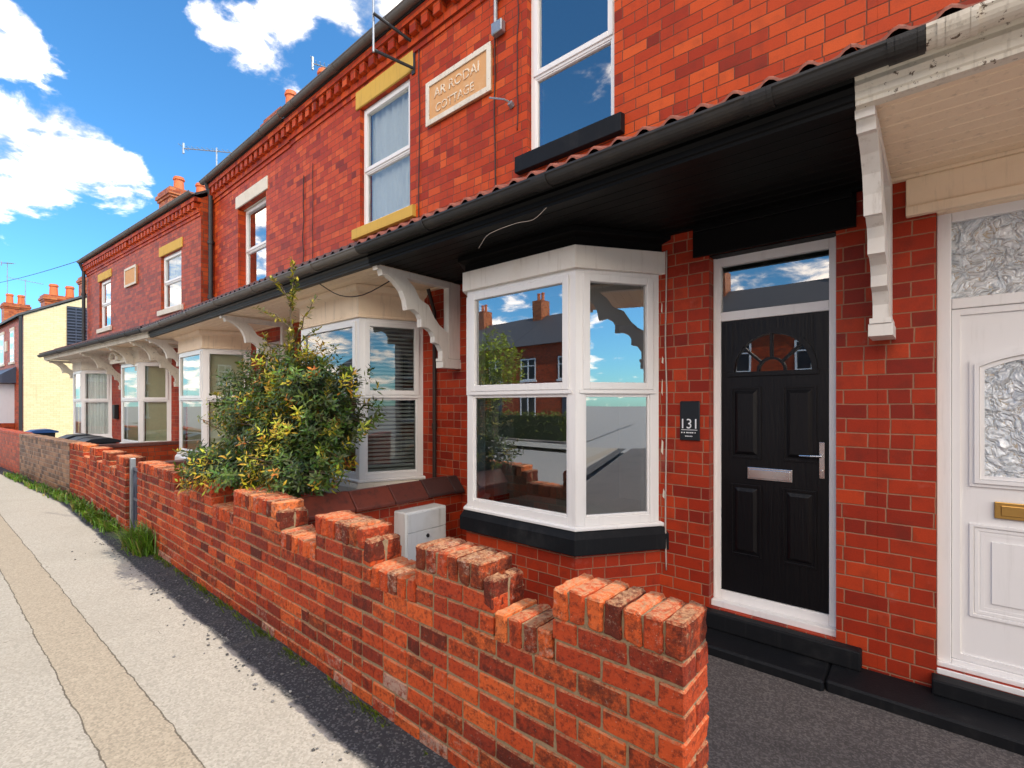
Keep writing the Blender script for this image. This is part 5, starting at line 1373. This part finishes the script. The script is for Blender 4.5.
def pdir(x, y): return (FW+RT*((x-512)/F)+Vector((0, 0, (404-y)/F))).normalized()
# cloud masses stand in fixed directions of the sky: (direction, radius in radians, weight)
blobs = [(pdir(10, 150), .075, .95), (pdir(62, 150), .075, .95), (pdir(112, 178), .055, .85), (pdir(5, 42), .045, .8), (pdir(30, 188), .055, .85), (pdir(45, 60), .04, .4), (pdir(285, 45), .09, .75), (pdir(335, 60), .09, .7), (pdir(400, 5), .14, 1.0), (pdir(450, -40), .2, 1.0), (pdir(230, 25), .05, .6), (pdir(42, 344), .025, .8), (pdir(-60, 160), .10, 1.0)]
acc = None
for d, rad, wt in blobs:
    dt = W('ShaderNodeVectorMath', operation='DOT_PRODUCT'); lk(nrm.outputs[0], dt.inputs[0]); dt.inputs[1].default_value = d
    mr = W('ShaderNodeMapRange', interpolation_type='SMOOTHSTEP'); lk(dt.outputs['Value'], mr.inputs[0])
    mr.inputs[1].default_value = math.cos(rad*1.35); mr.inputs[2].default_value = math.cos(rad*.15); mr.inputs[4].default_value = wt
    acc = mr.outputs[0] if acc is None else wm('MAXIMUM', acc, mr.outputs[0])
behind = W('ShaderNodeMapRange', interpolation_type='SMOOTHSTEP'); lk(sepw.outputs[1], behind.inputs[0]); behind.inputs[1].default_value = .02; behind.inputs[2].default_value = -.30; behind.inputs[4].default_value = .78
dt = W('ShaderNodeVectorMath', operation='DOT_PRODUCT'); lk(nrm.outputs[0], dt.inputs[0]); cdv = pdir(570, 70); dt.inputs[1].default_value = (cdv.x, -cdv.y, cdv.z)
clr = W('ShaderNodeMapRange', interpolation_type='SMOOTHSTEP'); lk(dt.outputs['Value'], clr.inputs[0]); clr.inputs[1].default_value = .86; clr.inputs[2].default_value = .97; clr.inputs[4].default_value = .50
acc = wm('MAXIMUM', acc, wm('SUBTRACT', behind.outputs[0], clr.outputs[0]))
bdot = W('ShaderNodeVectorMath', operation='DOT_PRODUCT'); lk(nrm.outputs[0], bdot.inputs[0]); bdot.inputs[1].default_value = Vector((.55, -.78, .32)).normalized()
fill_bank = W('ShaderNodeMapRange', interpolation_type='SMOOTHSTEP'); lk(bdot.outputs['Value'], fill_bank.inputs[0]); fill_bank.inputs[1].default_value = .62; fill_bank.inputs[2].default_value = .88  # bright cloud mass added out of view to fill the shaded facade and porches
acc = wm('MAXIMUM', acc, wm('MULTIPLY', fill_bank.outputs[0], 1.1))
dn = wm('ADD', wm('MULTIPLY', wm('SUBTRACT', n1.outputs[0], .5), 1.45), wm('MULTIPLY', acc, .60))
cl = W('ShaderNodeMapRange', interpolation_type='SMOOTHSTEP'); lk(dn, cl.inputs[0]); cl.inputs[1].default_value = .33; cl.inputs[2].default_value = .66
shade = W('ShaderNodeMapRange', interpolation_type='SMOOTHSTEP'); lk(wm('ADD', n1.outputs[0], wm('MULTIPLY', fill_bank.outputs[0], .4)), shade.inputs[0]); shade.inputs[1].default_value = .40; shade.inputs[2].default_value = .66
cc = W('ShaderNodeMix', data_type='RGBA'); lk(shade.outputs[0], cc.inputs[0]); cc.inputs[6].default_value = (.78, .84, .94, 1); cc.inputs[7].default_value = (4.4, 3.85, 3.3, 1)
hs = W('ShaderNodeMix', data_type='RGBA', blend_type='MULTIPLY'); hs.inputs[0].default_value = 1; lk(sky.outputs[0], hs.inputs[6]); hs.inputs[7].default_value = (.70, 1.42, 1.78, 1)
cs = W('ShaderNodeMix', data_type='RGBA', blend_type='MULTIPLY'); cs.inputs[0].default_value = 1; lk(cc.outputs[2], cs.inputs[6]); cs.inputs[7].default_value = (1/SKYS,)*3+(1,)
fin = W('ShaderNodeMix', data_type='RGBA'); lk(cl.outputs[0], fin.inputs[0]); lk(hs.outputs[2], fin.inputs[6]); lk(cs.outputs[2], fin.inputs[7])
lk(fin.outputs[2], bg.inputs[0]); bg.inputs[1].default_value = SKYS

cd = bpy.data.cameras.new('camera'); cam = bpy.data.objects.new('camera', cd); col.objects.link(cam)
cd.sensor_width = 36; cd.lens = 490/1024*36; cd.shift_y = 20/1024; cd.clip_start = .05; cd.clip_end = 2000
cam.location = (0, 0, 0); cam.rotation_euler = (R(90), 0, math.atan2(.6547, .7559))
scene.camera = cam
scene.view_settings.view_transform = 'Standard'; scene.view_settings.look = 'None'; scene.view_settings.exposure = 0; scene.view_settings.gamma = 1
scene.render.engine = 'CYCLES'; scene.cycles.max_bounces = 8; scene.cycles.transparent_max_bounces = 12; scene.cycles.diffuse_bounces = 4
scene.cycles.use_denoising = True
